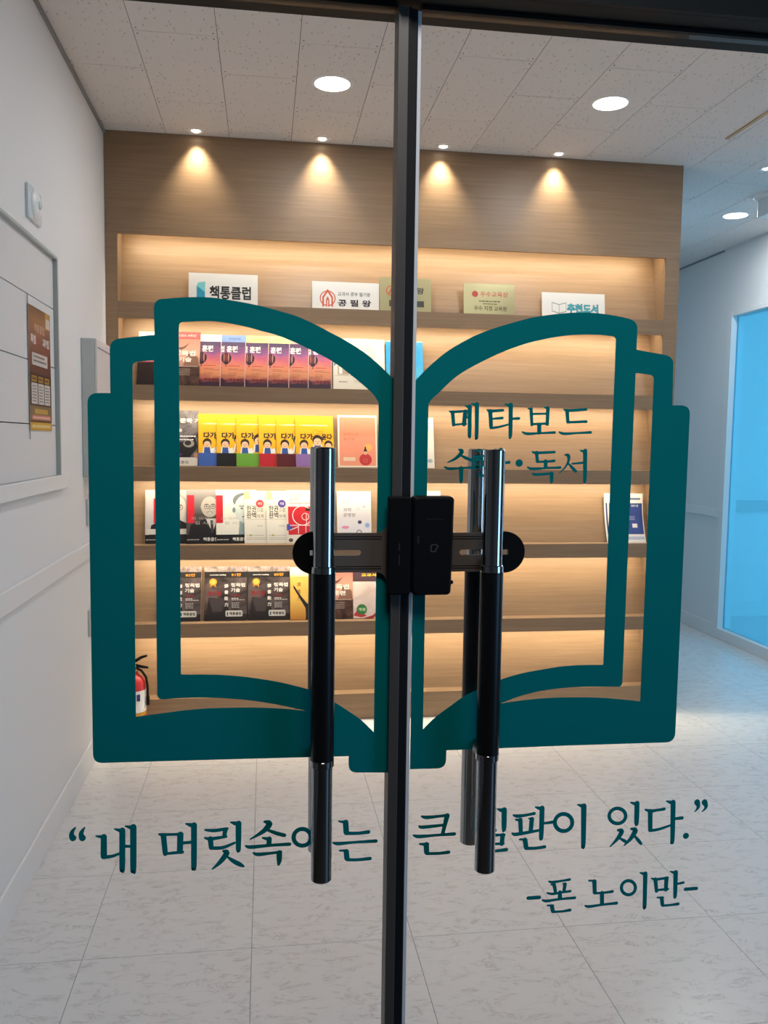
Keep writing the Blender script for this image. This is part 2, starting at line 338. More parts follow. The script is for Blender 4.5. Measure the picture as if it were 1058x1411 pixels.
LH1 = [(-.1117,1.5443), (-.1115,1.5460), (-.1111,1.5475), (-.1103,1.5486), (-.1092,1.5495), (-.1079,1.5501), (-.1062,1.5504), (-.1047,1.5505), (-.1009,1.5509), (-.0955,1.5513), (-.0898,1.5517), (-.0844,1.5521), (-.0788,1.5524), (-.0731,1.5525), (-.0675,1.5524), (-.0619,1.5521), (-.0563,1.5517), (-.0508,1.5511), (-.0453,1.5503), (-.0397,1.5494), (-.0340,1.5485), (-.0282,1.5474), (-.0224,1.5462), (-.0167,1.5449), (-.0110,1.5434), (-.0054,1.5420), (.0000,1.5408), (.0053,1.5397), (.0108,1.5383), (.0161,1.5367), (.0215,1.5350), (.0280,1.5326), (.0360,1.5295), (.0452,1.5258), (.0549,1.5215), (.0657,1.5166), (.0770,1.5112), (.0875,1.5056), (.0963,1.5002), (.1041,1.4947), (.1120,1.4889), (.1208,1.4823), (.1296,1.4754), (.1368,1.4694), (.1416,1.4651), (.1448,1.4617), (.1473,1.4586), (.1494,1.4555), (.1509,1.4528), (.1518,1.4509), (.1522,1.4460), (.1512,.9927), (.1462,.9978), (.1392,1.0050), (.1323,1.0115), (.1263,1.0163), (.1206,1.0204), (.1148,1.0244), (.1090,1.0285), (.1032,1.0325), (.0975,1.0362), (.0920,1.0397), (.0865,1.0428), (.0808,1.0460), (.0751,1.0492), (.0692,1.0523), (.0627,1.0552), (.0555,1.0578), (.0477,1.0602), (.0398,1.0625), (.0322,1.0646), (.0244,1.0666), (.0150,1.0688), (.0026,1.0713), (-.0115,1.0739), (-.0243,1.0761), (-.0352,1.0775), (-.0450,1.0786), (-.0535,1.0794), (-.0598,1.0800), (-.0649,1.0804), (-.0723,1.0807), (-.0855,1.0812), (-.1010,1.0815), (-.1120,1.0818)]
LH2 = [(-.1709,1.4908), (-.1708,1.4922), (-.1705,1.4935), (-.1698,1.4946), (-.1690,1.4955), (-.1679,1.4962), (-.1665,1.4967), (-.1640,1.4975), (-.1622,1.4978), (-.1595,1.4983), (-.1564,1.4988), (-.1521,1.4994), (-.1473,1.5000), (-.1439,1.5005), (-.1435,1.0566), (-.1432,1.0542), (-.1426,1.0522), (-.1415,1.0506), (-.1401,1.0494), (-.1382,1.0487), (-.1358,1.0484), (-.1326,1.0483), (-.1288,1.0486), (-.1231,1.0490), (-.1163,1.0492), (-.1085,1.0494), (-.0995,1.0494), (-.0900,1.0493), (-.0803,1.0490), (-.0701,1.0485), (-.0594,1.0478), (-.0482,1.0468), (-.0365,1.0455), (-.0243,1.0439), (-.0116,1.0419), (.0016,1.0395), (.0151,1.0367), (.0304,1.0330), (.0459,1.0290), (.0569,1.0261), (.0569,1.0261), (.0513,1.0269), (.0433,1.0281), (.0349,1.0292), (.0272,1.0301), (.0192,1.0309), (.0101,1.0316), (-.0005,1.0324), (-.0121,1.0330), (-.0243,1.0335), (-.0376,1.0338), (-.0514,1.0340), (-.0638,1.0340), (-.0735,1.0340), (-.0818,1.0337), (-.0901,1.0334), (-.0988,1.0328), (-.1075,1.0322), (-.1165,1.0314), (-.1259,1.0303), (-.1357,1.0292), (-.1452,1.0281), (-.1551,1.0270), (-.1648,1.0260), (-.1715,1.0253)]
RO = [(.2022,1.4818), (.2066,1.4866), (.2129,1.4935), (.2197,1.5003), (.2264,1.5067), (.2336,1.5130), (.2410,1.5190), (.2486,1.5245), (.2565,1.5296), (.2645,1.5344), (.2725,1.5389), (.2805,1.5431), (.2886,1.5469), (.2967,1.5504), (.3048,1.5535), (.3129,1.5564), (.3210,1.5591), (.3290,1.5616), (.3370,1.5641), (.3450,1.5665), (.3529,1.5689), (.3609,1.5711), (.3692,1.5729), (.3777,1.5744), (.3861,1.5758), (.3943,1.5771), (.4024,1.5783), (.4106,1.5792), (.4190,1.5801), (.4274,1.5807), (.4358,1.5811), (.4439,1.5812), (.4519,1.5811), (.4601,1.5807), (.4690,1.5800), (.4782,1.5790), (.4864,1.5780), (.4935,1.5769), (.4997,1.5758), (.5040,1.5750), (.5072,1.5740), (.5104,1.5728), (.5129,1.5712), (.5149,1.5692), (.5163,1.5668), (.5172,1.5641), (.5175,1.5609), (.5175,1.5324), (.5175,1.5324), (.5240,1.5314), (.5331,1.5300), (.5415,1.5288), (.5481,1.5279), (.5539,1.5271), (.5578,1.5266), (.5600,1.5263), (.5640,1.5255), (.5672,1.5240), (.5698,1.5220), (.5716,1.5194), (.5728,1.5162), (.5732,1.5124), (.5744,1.4557), (.5871,1.4559), (.5914,1.4556), (.5950,1.4545), (.5978,1.4527), (.5998,1.4501), (.6010,1.4468), (.6013,1.4427), (.6004,.9759), (.5999,.9715), (.5987,.9679), (.5966,.9652), (.5938,.9632), (.5901,.9620), (.5856,.9617), (.4331,.9627), (.3343,.9625), (.2558,.9625), (.2555,.9491), (.2551,.9452), (.2540,.9421), (.2522,.9396), (.2497,.9379), (.2465,.9368), (.2426,.9365), (.2037,.9370)]
RH1 = [(.4864,1.5438), (.4862,1.5456), (.4857,1.5471), (.4848,1.5483), (.4835,1.5492), (.4819,1.5498), (.4800,1.5500), (.4772,1.5501), (.4733,1.5505), (.4677,1.5509), (.4612,1.5512), (.4536,1.5513), (.4450,1.5512), (.4368,1.5509), (.4296,1.5504), (.4227,1.5498), (.4158,1.5490), (.4090,1.5481), (.4022,1.5469), (.3953,1.5456), (.3883,1.5442), (.3812,1.5427), (.3743,1.5410), (.3677,1.5393), (.3613,1.5375), (.3543,1.5353), (.3462,1.5326), (.3375,1.5295), (.3291,1.5262), (.3211,1.5227), (.3134,1.5191), (.3057,1.5154), (.2982,1.5117), (.2908,1.5079), (.2835,1.5039), (.2759,1.4996), (.2684,1.4951), (.2617,1.4906), (.2560,1.4862), (.2510,1.4818), (.2464,1.4774), (.2419,1.4730), (.2377,1.4687), (.2340,1.4649), (.2307,1.4619), (.2279,1.4595), (.2255,1.4573), (.2236,1.4550), (.2222,1.4528), (.2212,1.4513), (.2209,1.4464), (.2212,.9942), (.2256,.9986), (.2319,1.0049), (.2386,1.0109), (.2453,1.0162), (.2524,1.0213), (.2591,1.0261), (.2650,1.0304), (.2705,1.0344), (.2763,1.0382), (.2827,1.0416), (.2894,1.0448), (.2961,1.0480), (.3027,1.0513), (.3092,1.0546), (.3160,1.0576), (.3230,1.0602), (.3302,1.0625), (.3380,1.0648), (.3465,1.0672), (.3555,1.0695), (.3647,1.0716), (.3741,1.0733), (.3837,1.0748), (.3930,1.0761), (.4016,1.0775), (.4100,1.0787), (.4184,1.0797), (.4273,1.0804), (.4362,1.0808), (.4444,1.0811), (.4514,1.0813), (.4577,1.0812), (.4641,1.0812), (.4718,1.0811), (.4795,1.0810), (.4850,1.0809)]
RH2 = [(.5174,1.4998), (.5174,1.4998), (.5200,1.4996), (.5237,1.4994), (.5275,1.4990), (.5315,1.4986), (.5356,1.4981), (.5384,1.4977), (.5394,1.4976), (.5410,1.4972), (.5424,1.4966), (.5434,1.4957), (.5442,1.4946), (.5446,1.4933), (.5448,1.4917), (.5437,1.0250), (.5437,1.0250), (.5379,1.0258), (.5297,1.0269), (.5214,1.0280), (.5140,1.0290), (.5065,1.0299), (.4987,1.0307), (.4902,1.0316), (.4813,1.0323), (.4724,1.0329), (.4636,1.0334), (.4548,1.0337), (.4461,1.0339), (.4373,1.0341), (.4285,1.0343), (.4198,1.0344), (.4116,1.0343), (.4034,1.0342), (.3942,1.0338), (.3833,1.0332), (.3713,1.0324), (.3602,1.0314), (.3495,1.0303), (.3395,1.0290), (.3326,1.0280), (.3326,1.0280), (.3362,1.0293), (.3414,1.0312), (.3465,1.0330), (.3509,1.0346), (.3553,1.0360), (.3600,1.0375), (.3652,1.0390), (.3707,1.0404), (.3763,1.0417), (.3818,1.0429), (.3874,1.0440), (.3939,1.0450), (.4018,1.0460), (.4106,1.0470), (.4194,1.0477), (.4282,1.0483), (.4370,1.0487), (.4455,1.0489), (.4534,1.0491), (.4608,1.0491), (.4686,1.0490), (.4778,1.0488), (.4873,1.0486), (.4939,1.0483), (.5073,1.0478), (.5096,1.0479), (.5116,1.0484), (.5131,1.0494), (.5142,1.0508), (.5149,1.0527), (.5151,1.0550)]
LETTERS = [
 ('qL',[[(-.2556,.8607,.0084),(-.2573,.8654,.0061),(-.2555,.8711,.0042),(-.2520,.8750,.0019)],[(-.2433,.8601,.0084),(-.2449,.8654,.0061),(-.2431,.8704,.0042),(-.2401,.8744,.0019)]]),
 ('qL',[[(-.2253,.8616,.0023),(-.2193,.8606,.0042),(-.2139,.8601,.0051)],[(-.2154,.8602,.0074),(-.2158,.8331,.0079)],[(-.2164,.8315,.0051),(-.2046,.8324,.0042),(-.1948,.8358,.0033)],[(-.2008,.8703,.0023),(-.1933,.8678,.0056)],[(-.1911,.8681,.0074),(-.1918,.8154,.0070),(-.1925,.8108,.0042)],[(-.1867,.8737,.0023),(-.1803,.8717,.0051)],[(-.1766,.8720,.0079),(-.1772,.8134,.0074),(-.1777,.8082,.0042)],[(-.1892,.8455,.0040),(-.1795,.8450,.0040)]]),
 ('qL',[[(-.1425,.8600,.0028),(-.1379,.8583,.0051)],[(-.1368,.8578,.0070),(-.1348,.8343,.0065),(-.1348,.8310,.0047)],[(-.1401,.8594,.0040),(-.1236,.8587,.0037),(-.1122,.8588,.0042)],[(-.1142,.8580,.0079),(-.1150,.8351,.0074)],[(-.1337,.8319,.0037),(-.1117,.8330,.0044)],[(-.1105,.8459,.0042),(-.0983,.8464,.0042)],[(-.1066,.8730,.0023),(-.1004,.8709,.0056)],[(-.0958,.8706,.0074),(-.0963,.8133,.0070),(-.0972,.8074,.0042)]]),
 ('qL',[[(-.0805,.8628,.0030),(-.0683,.8612,.0047),(-.0513,.8631,.0040)],[(-.0535,.8618,.0061),(-.0553,.8523,.0051)],[(-.0810,.8513,.0030),(-.0728,.8497,.0047),(-.0526,.8519,.0037)],[(-.0739,.8497,.0070),(-.0728,.8374,.0061)],[(-.0732,.8365,.0047),(-.0572,.8363,.0047),(-.0410,.8423,.0033)],[(-.0463,.8721,.0023),(-.0403,.8701,.0056)],[(-.0356,.8699,.0074),(-.0358,.8347,.0065),(-.0363,.8299,.0040)],[(-.0560,.8313,.0037),(-.0516,.8284,.0074),(-.0606,.8159,.0058),(-.0713,.8064,.0021)],[(-.0505,.8224,.0028),(-.0426,.8161,.0056),(-.0347,.8113,.0061),(-.0293,.8082,.0037)]]),
 ('qL',[[(.0002,.8704,.0035),(.0068,.8672,.0079),(-.0013,.8570,.0061),(-.0194,.8463,.0019)],[(.0009,.8599,.0033),(.0157,.8532,.0051),(.0273,.8495,.0051)],[(-.0024,.8473,.0028),(.0037,.8455,.0047)],[(.0066,.8454,.0065),(.0060,.8371,.0065)],[(-.0257,.8369,.0030),(-.0183,.8349,.0051),(.0078,.8360,.0042),(.0347,.8362,.0047)],[(-.0149,.8259,.0030),(-.0081,.8238,.0051),(.0101,.8247,.0037),(.0226,.8254,.0040)],[(.0204,.8244,.0074),(.0204,.8136,.0065),(.0195,.8074,.0033)]]),
 ('qL',[[(.0645,.8444,.0056),(.0641,.8413,.0056),(.0629,.8384,.0056),(.0610,.8360,.0056),(.0585,.8342,.0056),(.0555,.8331,.0056),(.0524,.8329,.0056),(.0492,.8335,.0056),(.0463,.8348,.0056),(.0438,.8369,.0056),(.0418,.8395,.0056),(.0406,.8425,.0056),(.0402,.8457,.0056),(.0406,.8489,.0056),(.0418,.8517,.0056),(.0437,.8541,.0056),(.0462,.8559,.0056),(.0491,.8570,.0056),(.0522,.8573,.0056),(.0554,.8567,.0056),(.0583,.8553,.0056),(.0609,.8532,.0056),(.0628,.8506,.0056),(.0641,.8476,.0056),(.0645,.8444,.0056)],[(.0645,.8442,.0037),(.0719,.8438,.0037)],[(.0660,.8656,.0023),(.0717,.8634,.0051)],[(.0741,.8633,.0070),(.0740,.8057,.0065),(.0736,.8004,.0037)],[(.0798,.8673,.0023),(.0844,.8651,.0051)],[(.0870,.8650,.0070),(.0872,.8025,.0065),(.0868,.7972,.0037)]]),
 ('qL',[[(.1034,.8659,.0023),(.1088,.8646,.0037),(.1146,.8650,.0037)],[(.1130,.8637,.0074),(.1140,.8492,.0074)],[(.1136,.8478,.0051),(.1299,.8469,.0044),(.1454,.8480,.0054)],[(.0960,.8348,.0030),(.1032,.8332,.0051),(.1254,.8339,.0037),(.1563,.8341,.0049)],[(.1054,.8229,.0028),(.1150,.8224,.0037)],[(.1143,.8210,.0070),(.1153,.8110,.0070)],[(.1156,.8091,.0044),(.1303,.8080,.0042),(.1482,.8089,.0049)]]),
 ('qR',[[(.2219,.8669,.0030),(.2286,.8651,.0051),(.2442,.8657,.0040),(.2598,.8667,.0042)],[(.2588,.8660,.0070),(.2557,.8527,.0056),(.2529,.8399,.0051)],[(.2186,.8527,.0030),(.2241,.8509,.0049),(.2565,.8527,.0037)],[(.2107,.8395,.0030),(.2184,.8374,.0051),(.2423,.8380,.0037),(.2698,.8385,.0049)],[(.2198,.8263,.0028),(.2258,.8255,.0042),(.2318,.8259,.0033)],[(.2291,.8248,.0074),(.2298,.8137,.0070)],[(.2299,.8115,.0044),(.2477,.8108,.0042),(.2619,.8117,.0049)]]),
 ('qR',[[(.3093,.8708,.0030),(.3166,.8692,.0042)],[(.3022,.8614,.0030),(.3241,.8627,.0042)],[(.3169,.8606,.0056),(.3074,.8464,.0047),(.3008,.8411,.0019)],[(.3170,.8532,.0033),(.3246,.8455,.0047),(.3298,.8405,.0051)],[(.3329,.8724,.0023),(.3386,.8704,.0056)],[(.3428,.8707,.0074),(.3432,.8445,.0068),(.3424,.8391,.0040)],[(.3102,.8334,.0037),(.3273,.8335,.0042),(.3440,.8333,.0037)],[(.3415,.8327,.0065),(.3404,.8199,.0061)],[(.3105,.8203,.0042),(.3429,.8203,.0037)],[(.3130,.8202,.0061),(.3131,.8128,.0061)],[(.3120,.8099,.0047),(.3304,.8096,.0042),(.3475,.8108,.0051)]]),
 ('qR',[[(.3572,.8618,.0030),(.3634,.8603,.0051),(.3758,.8611,.0040),(.3881,.8630,.0044)],[(.3604,.8552,.0026),(.3648,.8543,.0042)],[(.3673,.8541,.0065),(.3686,.8357,.0058)],[(.3801,.8560,.0023),(.3841,.8550,.0042)],[(.3846,.8547,.0065),(.3834,.8374,.0061)],[(.3560,.8347,.0033),(.3630,.8331,.0051),(.3963,.8373,.0037)],[(.3895,.8726,.0023),(.3953,.8706,.0051)],[(.3995,.8706,.0070),(.3995,.8291,.0065),(.3987,.8234,.0035)],[(.4022,.8476,.0033),(.4097,.8480,.0040),(.4154,.8487,.0047)],[(.3674,.8251,.0028),(.3768,.8244,.0037)],[(.3751,.8237,.0070),(.3772,.8124,.0065)],[(.3767,.8112,.0047),(.3921,.8106,.0042),(.4051,.8119,.0047)]]),
 ('qR',[[(.4462,.8464,.0056),(.4459,.8430,.0056),(.4446,.8400,.0056),(.4426,.8374,.0056),(.4399,.8355,.0056),(.4367,.8343,.0056),(.4333,.8341,.0056),(.4298,.8347,.0056),(.4266,.8362,.0056),(.4238,.8384,.0056),(.4216,.8412,.0056),(.4201,.8444,.0056),(.4196,.8477,.0056),(.4199,.8511,.0056),(.4212,.8541,.0056),(.4232,.8567,.0056),(.4259,.8586,.0056),(.4290,.8598,.0056),(.4324,.8600,.0056),(.4359,.8594,.0056),(.4392,.8580,.0056),(.4420,.8558,.0056),(.4442,.8530,.0056),(.4456,.8498,.0056),(.4462,.8464,.0056)],[(.4536,.8730,.0023),(.4597,.8709,.0051)],[(.4630,.8703,.0079),(.4642,.8131,.0065),(.4631,.8081,.0040)]]),
 ('qR',[[(.5282,.8523,.0051),(.5279,.8493,.0051),(.5267,.8465,.0051),(.5247,.8442,.0051),(.5222,.8425,.0051),(.5191,.8415,.0051),(.5158,.8413,.0051),(.5125,.8419,.0051),(.5094,.8432,.0051),(.5067,.8452,.0051),(.5045,.8477,.0051),(.5032,.8505,.0051),(.5026,.8535,.0051),(.5029,.8565,.0051),(.5041,.8592,.0051),(.5060,.8615,.0051),(.5086,.8632,.0051),(.5116,.8643,.0051),(.5149,.8645,.0051),(.5182,.8639,.0051),(.5214,.8626,.0051),(.5241,.8607,.0051),(.5262,.8582,.0051),(.5276,.8553,.0051),(.5282,.8523,.0051)],[(.5353,.8725,.0023),(.5410,.8705,.0047)],[(.5451,.8706,.0074),(.5455,.8416,.0068),(.5447,.8376,.0035)],[(.5170,.8312,.0033),(.5229,.8291,.0070),(.5170,.8183,.0054),(.5057,.8065,.0019)],[(.5195,.8189,.0028),(.5274,.8142,.0047),(.5313,.8114,.0037)],[(.5374,.8321,.0033),(.5442,.8295,.0074),(.5375,.8172,.0058),(.5276,.8073,.0021)],[(.5425,.8220,.0028),(.5492,.8140,.0051),(.5539,.8084,.0040)]]),
 ('qR',[[(.5589,.8603,.0030),(.5668,.8579,.0051),(.5771,.8587,.0040),(.5881,.8599,.0047)],[(.5663,.8574,.0070),(.5675,.8290,.0065)],[(.5670,.8278,.0044),(.5809,.8291,.0042),(.5989,.8342,.0033)],[(.5915,.8719,.0023),(.5973,.8698,.0051)],[(.6017,.8696,.0074),(.6032,.8131,.0065),(.6017,.8068,.0035)],[(.6050,.8441,.0040),(.6169,.8448,.0051)]]),
 ('qR',[[(.6244,.8166,.0088),(.6246,.8166,.0088)]]),
 ('qR',[[(.6399,.8678,.0088),(.6421,.8616,.0056),(.6402,.8571,.0033),(.6367,.8535,.0014)],[(.6518,.8672,.0088),(.6544,.8610,.0056),(.6525,.8565,.0033),(.6483,.8529,.0014)]]),
 ('nR',[[(.3826,.7350,.0052),(.3995,.7349,.0052)]]),
 ('nR',[[(.4134,.7585,.0026),(.4188,.7570,.0042),(.4316,.7580,.0034),(.4451,.7594,.0039)],[(.4170,.7535,.0024),(.4212,.7526,.0034)],[(.4215,.7526,.0052),(.4238,.7425,.0050)],[(.4348,.7538,.0021),(.4377,.7536,.0034)],[(.4382,.7530,.0052),(.4369,.7426,.0050)],[(.4114,.7410,.0026),(.4194,.7391,.0039),(.4321,.7403,.0031),(.4466,.7417,.0037)],[(.4307,.7407,.0060),(.4310,.7321,.0060)],[(.4047,.7304,.0029),(.4112,.7288,.0042),(.4310,.7304,.0034),(.4538,.7309,.0042)],[(.4123,.7219,.0026),(.4208,.7211,.0034)],[(.4192,.7201,.0058),(.4205,.7128,.0055)],[(.4206,.7114,.0037),(.4345,.7113,.0034),(.4470,.7125,.0045)]]),
 ('nR',[[(.4749,.7561,.0026),(.4850,.7549,.0034)],[(.4833,.7542,.0063),(.4845,.7373,.0058)],[(.4840,.7359,.0037),(.4981,.7358,.0034),(.5119,.7369,.0045)],[(.4958,.7357,.0060),(.4964,.7193,.0060)],[(.4706,.7175,.0029),(.4772,.7159,.0042),(.4973,.7175,.0034),(.5192,.7184,.0045)]]),
 ('nR',[[(.5480,.7404,.0047),(.5477,.7376,.0047),(.5467,.7350,.0047),(.5451,.7329,.0047),(.5428,.7313,.0047),(.5402,.7303,.0047),(.5374,.7301,.0047),(.5345,.7307,.0047),(.5318,.7320,.0047),(.5294,.7339,.0047),(.5276,.7362,.0047),(.5263,.7390,.0047),(.5259,.7418,.0047),(.5261,.7446,.0047),(.5271,.7472,.0047),(.5288,.7493,.0047),(.5310,.7509,.0047),(.5336,.7519,.0047),(.5365,.7521,.0047),(.5394,.7515,.0047),(.5421,.7503,.0047),(.5444,.7484,.0047),(.5463,.7460,.0047),(.5475,.7433,.0047),(.5480,.7404,.0047)],[(.5543,.7633,.0021),(.5594,.7616,.0045)],[(.5626,.7614,.0065),(.5635,.7120,.0058),(.5628,.7083,.0034)]]),
 ('nR',[[(.5732,.7533,.0026),(.5803,.7514,.0039),(.5984,.7529,.0037)],[(.5788,.7515,.0058),(.5816,.7331,.0052)],[(.5964,.7519,.0063),(.5963,.7345,.0058)],[(.5810,.7346,.0034),(.5995,.7352,.0037)],[(.6021,.7625,.0021),(.6078,.7604,.0045)],[(.6107,.7605,.0068),(.6114,.7263,.0058),(.6108,.7208,.0034)],[(.6136,.7424,.0031),(.6236,.7438,.0039)],[(.5832,.7231,.0026),(.5921,.7223,.0034)],[(.5901,.7215,.0058),(.5917,.7116,.0055)],[(.5918,.7098,.0037),(.6042,.7099,.0034),(.6168,.7108,.0045)]]),
 ('nR',[[(.6274,.7331,.0050),(.6452,.7332,.0050)]]),
 ('tR',[[(.2505,1.4412,.0020),(.2552,1.4405,.0033),(.2747,1.4421,.0033)],[(.2548,1.4402,.0049),(.2565,1.4230,.0045)],[(.2727,1.4412,.0058),(.2711,1.4239,.0054)],[(.2567,1.4228,.0029),(.2740,1.4248,.0029)],[(.2727,1.4332,.0029),(.2780,1.4337,.0029)],[(.2723,1.4492,.0018),(.2761,1.4480,.0038)],[(.2786,1.4484,.0054),(.2792,1.4099,.0049),(.2788,1.4067,.0029)],[(.2814,1.4522,.0018),(.2861,1.4510,.0038)],[(.2887,1.4517,.0056),(.2893,1.4079,.0049),(.2885,1.4051,.0027)]]),
 ('tR',[[(.3035,1.4442,.0020),(.3086,1.4427,.0038),(.3261,1.4441,.0033)],[(.3080,1.4425,.0056),(.3097,1.4202,.0049)],[(.3112,1.4319,.0027),(.3253,1.4333,.0036)],[(.3097,1.4193,.0033),(.3204,1.4208,.0031),(.3339,1.4247,.0025)],[(.3284,1.4527,.0018),(.3336,1.4512,.0038)],[(.3368,1.4517,.0060),(.3374,1.4119,.0051),(.3364,1.4057,.0027)],[(.3386,1.4324,.0029),(.3490,1.4332,.0038)]]),
 ('tR',[[(.3618,1.4474,.0018),(.3650,1.4464,.0029)],[(.3663,1.4466,.0045),(.3679,1.4248,.0042)],[(.3856,1.4492,.0020),(.3895,1.4482,.0031)],[(.3905,1.4482,.0049),(.3902,1.4258,.0045)],[(.3679,1.4397,.0027),(.3898,1.4405,.0027)],[(.3679,1.4255,.0031),(.3907,1.4269,.0031)],[(.3786,1.4250,.0056),(.3789,1.4140,.0056)],[(.3545,1.4145,.0022),(.3614,1.4122,.0038),(.3796,1.4132,.0027),(.4011,1.4146,.0036)]]),
 ('tR',[[(.4137,1.4471,.0020),(.4199,1.4454,.0038),(.4464,1.4475,.0036)],[(.4183,1.4454,.0051),(.4200,1.4296,.0045)],[(.4200,1.4290,.0031),(.4470,1.4305,.0036)],[(.4078,1.4153,.0022),(.4152,1.4130,.0038),(.4348,1.4142,.0027),(.4540,1.4154,.0036)]]),
 ('tR',[[(.2647,1.3889,.0025),(.2693,1.3863,.0054),(.2610,1.3771,.0040),(.2493,1.3711,.0013)],[(.2653,1.3826,.0020),(.2744,1.3777,.0038),(.2856,1.3735,.0040)],[(.2450,1.3646,.0022),(.2524,1.3624,.0038),(.2680,1.3635,.0027),(.2921,1.3646,.0036)],[(.2684,1.3630,.0060),(.2688,1.3466,.0049),(.2684,1.3434,.0025)]]),
 ('tR',[[(.2891,1.3881,.0020),(.2961,1.3882,.0031)],[(.2842,1.3793,.0025),(.2900,1.3790,.0033),(.3007,1.3808,.0029)],[(.2999,1.3705,.0033),(.2997,1.3692,.0033),(.2991,1.3679,.0033),(.2981,1.3668,.0033),(.2968,1.3660,.0033),(.2953,1.3654,.0033),(.2937,1.3652,.0033),(.2921,1.3654,.0033),(.2905,1.3659,.0033),(.2892,1.3667,.0033),(.2882,1.3678,.0033),(.2875,1.3691,.0033),(.2873,1.3704,.0033),(.2875,1.3718,.0033),(.2881,1.3730,.0033),(.2890,1.3741,.0033),(.2903,1.3750,.0033),(.2918,1.3755,.0033),(.2934,1.3757,.0033),(.2951,1.3756,.0033),(.2966,1.3750,.0033),(.2979,1.3742,.0033),(.2989,1.3731,.0033),(.2996,1.3719,.0033),(.2999,1.3705,.0033)],[(.3158,1.3900,.0018),(.3206,1.3883,.0038)],[(.3242,1.3892,.0058),(.3245,1.3602,.0054),(.3236,1.3585,.0025)],[(.3262,1.3712,.0029),(.3366,1.3720,.0038)],[(.2933,1.3545,.0022),(.2996,1.3534,.0033),(.3262,1.3559,.0031)],[(.3233,1.3554,.0056),(.3229,1.3444,.0033)]]),
 ('tR',[[(.3511,1.3713,.0098),(.3513,1.3713,.0098)]]),
 ('tR',[[(.3699,1.3873,.0022),(.3759,1.3858,.0038),(.4020,1.3872,.0033)],[(.3759,1.3861,.0049),(.3774,1.3739,.0045)],[(.3774,1.3733,.0031),(.3900,1.3736,.0029),(.4019,1.3749,.0036)],[(.3893,1.3741,.0051),(.3896,1.3657,.0051)],[(.3635,1.3656,.0022),(.3701,1.3635,.0038),(.3903,1.3646,.0027),(.4108,1.3656,.0036)],[(.3706,1.3569,.0022),(.3768,1.3554,.0038),(.4002,1.3573,.0031)],[(.3986,1.3569,.0056),(.3989,1.3476,.0047),(.3985,1.3438,.0025)]]),
 ('tR',[[(.4178,1.3834,.0025),(.4225,1.3822,.0049),(.4227,1.3744,.0033),(.4179,1.3655,.0025),(.4101,1.3579,.0013)],[(.4219,1.3722,.0018),(.4291,1.3649,.0042),(.4339,1.3605,.0040)],[(.4286,1.3711,.0025),(.4444,1.3726,.0031)],[(.4394,1.3901,.0018),(.4441,1.3886,.0038)],[(.4468,1.3893,.0060),(.4477,1.3501,.0051),(.4468,1.3448,.0027)]]),
]
fr = MB().box(-0.76, 1.20, 1.105, 1.195, 1.969, 2.10, ALU2, 0.002).box(-0.76, 1.20, 1.098, 1.106, 1.969, 1.982, ALU2)
fr.box(-0.76, -0.705, 1.105, 1.195, 0, 1.969, ALU2).box(1.125, 1.20, 1.105, 1.195, 0, 1.969, ALU2)
structure(fr.build('trim_6'), 'dark aluminium frame over the glass doors', 'door frame')
dl = structure(empty('door_1', (-0.70, 1.15, 0)), 'left glass door with black meeting stile and teal book decal half', 'door')
dr = structure(empty('door_2', (1.12, 1.15, 0)), 'right glass door carrying the black lock and four teal syllables over its decal half', 'door')
DL, DR = (-0.70, 1.15, 0), (1.12, 1.15, 0)
def part(mb, name, root, loc): return at(mb.build(name, root), loc)
part(MB().box(-0.70, 0.1725, DY, DY+0.012, 0.06, 1.962, GLASS), 'glass_pane', dl, DL)
part(MB().box(0.2024, 1.12, DY, DY+0.012, 0.06, 1.962, GLASS), 'glass_pane', dr, DR)
for root, loc, a, c in ((dl, DL, -0.70, 0.17), (dr, DR, 0.2024, 1.12)):
    part(MB().box(a, c, DY-0.012, DY+0.024, 0.006, 0.062, ALU, 0.002), 'bottom_rail', root, loc)
    part(MB().box(a, c, DY-0.004, DY+0.016, 1.9635, 1.968, ALU2), 'top_rail', root, loc)
# meeting stile: an aluminium channel, a rubber gasket and its lip
st = MB().box(0.1706, 0.1845, DY-0.011, DY+0.024, 0.006, 1.962, ALU, 0.001).box(0.1706, 0.1735, DY-0.0135, DY-0.010, 0.006, 1.962, ALU)
stile = part(st, 'meeting_stile', dl, DL)
part(MB().box(0.1846, 0.1968, DY-0.007, DY+0.020, 0.006, 1.962, RUBBER, 0.0015).box(0.1846, 0.1872, DY-0.0105, DY-0.006, 0.006, 1.962, RUBBER), 'rubber_gasket', dl, DL)
part(MB().box(0.1978, 0.2023, DY-0.002, DY+0.014, 0.06, 1.962, SEAL), 'edge_seal', dr, DR)

part(MB().prism(LO, [LH1, LH2], DY-0.0008, DY-0.0003, TEAL), 'book_decal', dl, DL)
part(MB().prism(RO, [RH1, RH2], DY-0.0008, DY-0.0003, TEAL), 'book_decal', dr, DR)

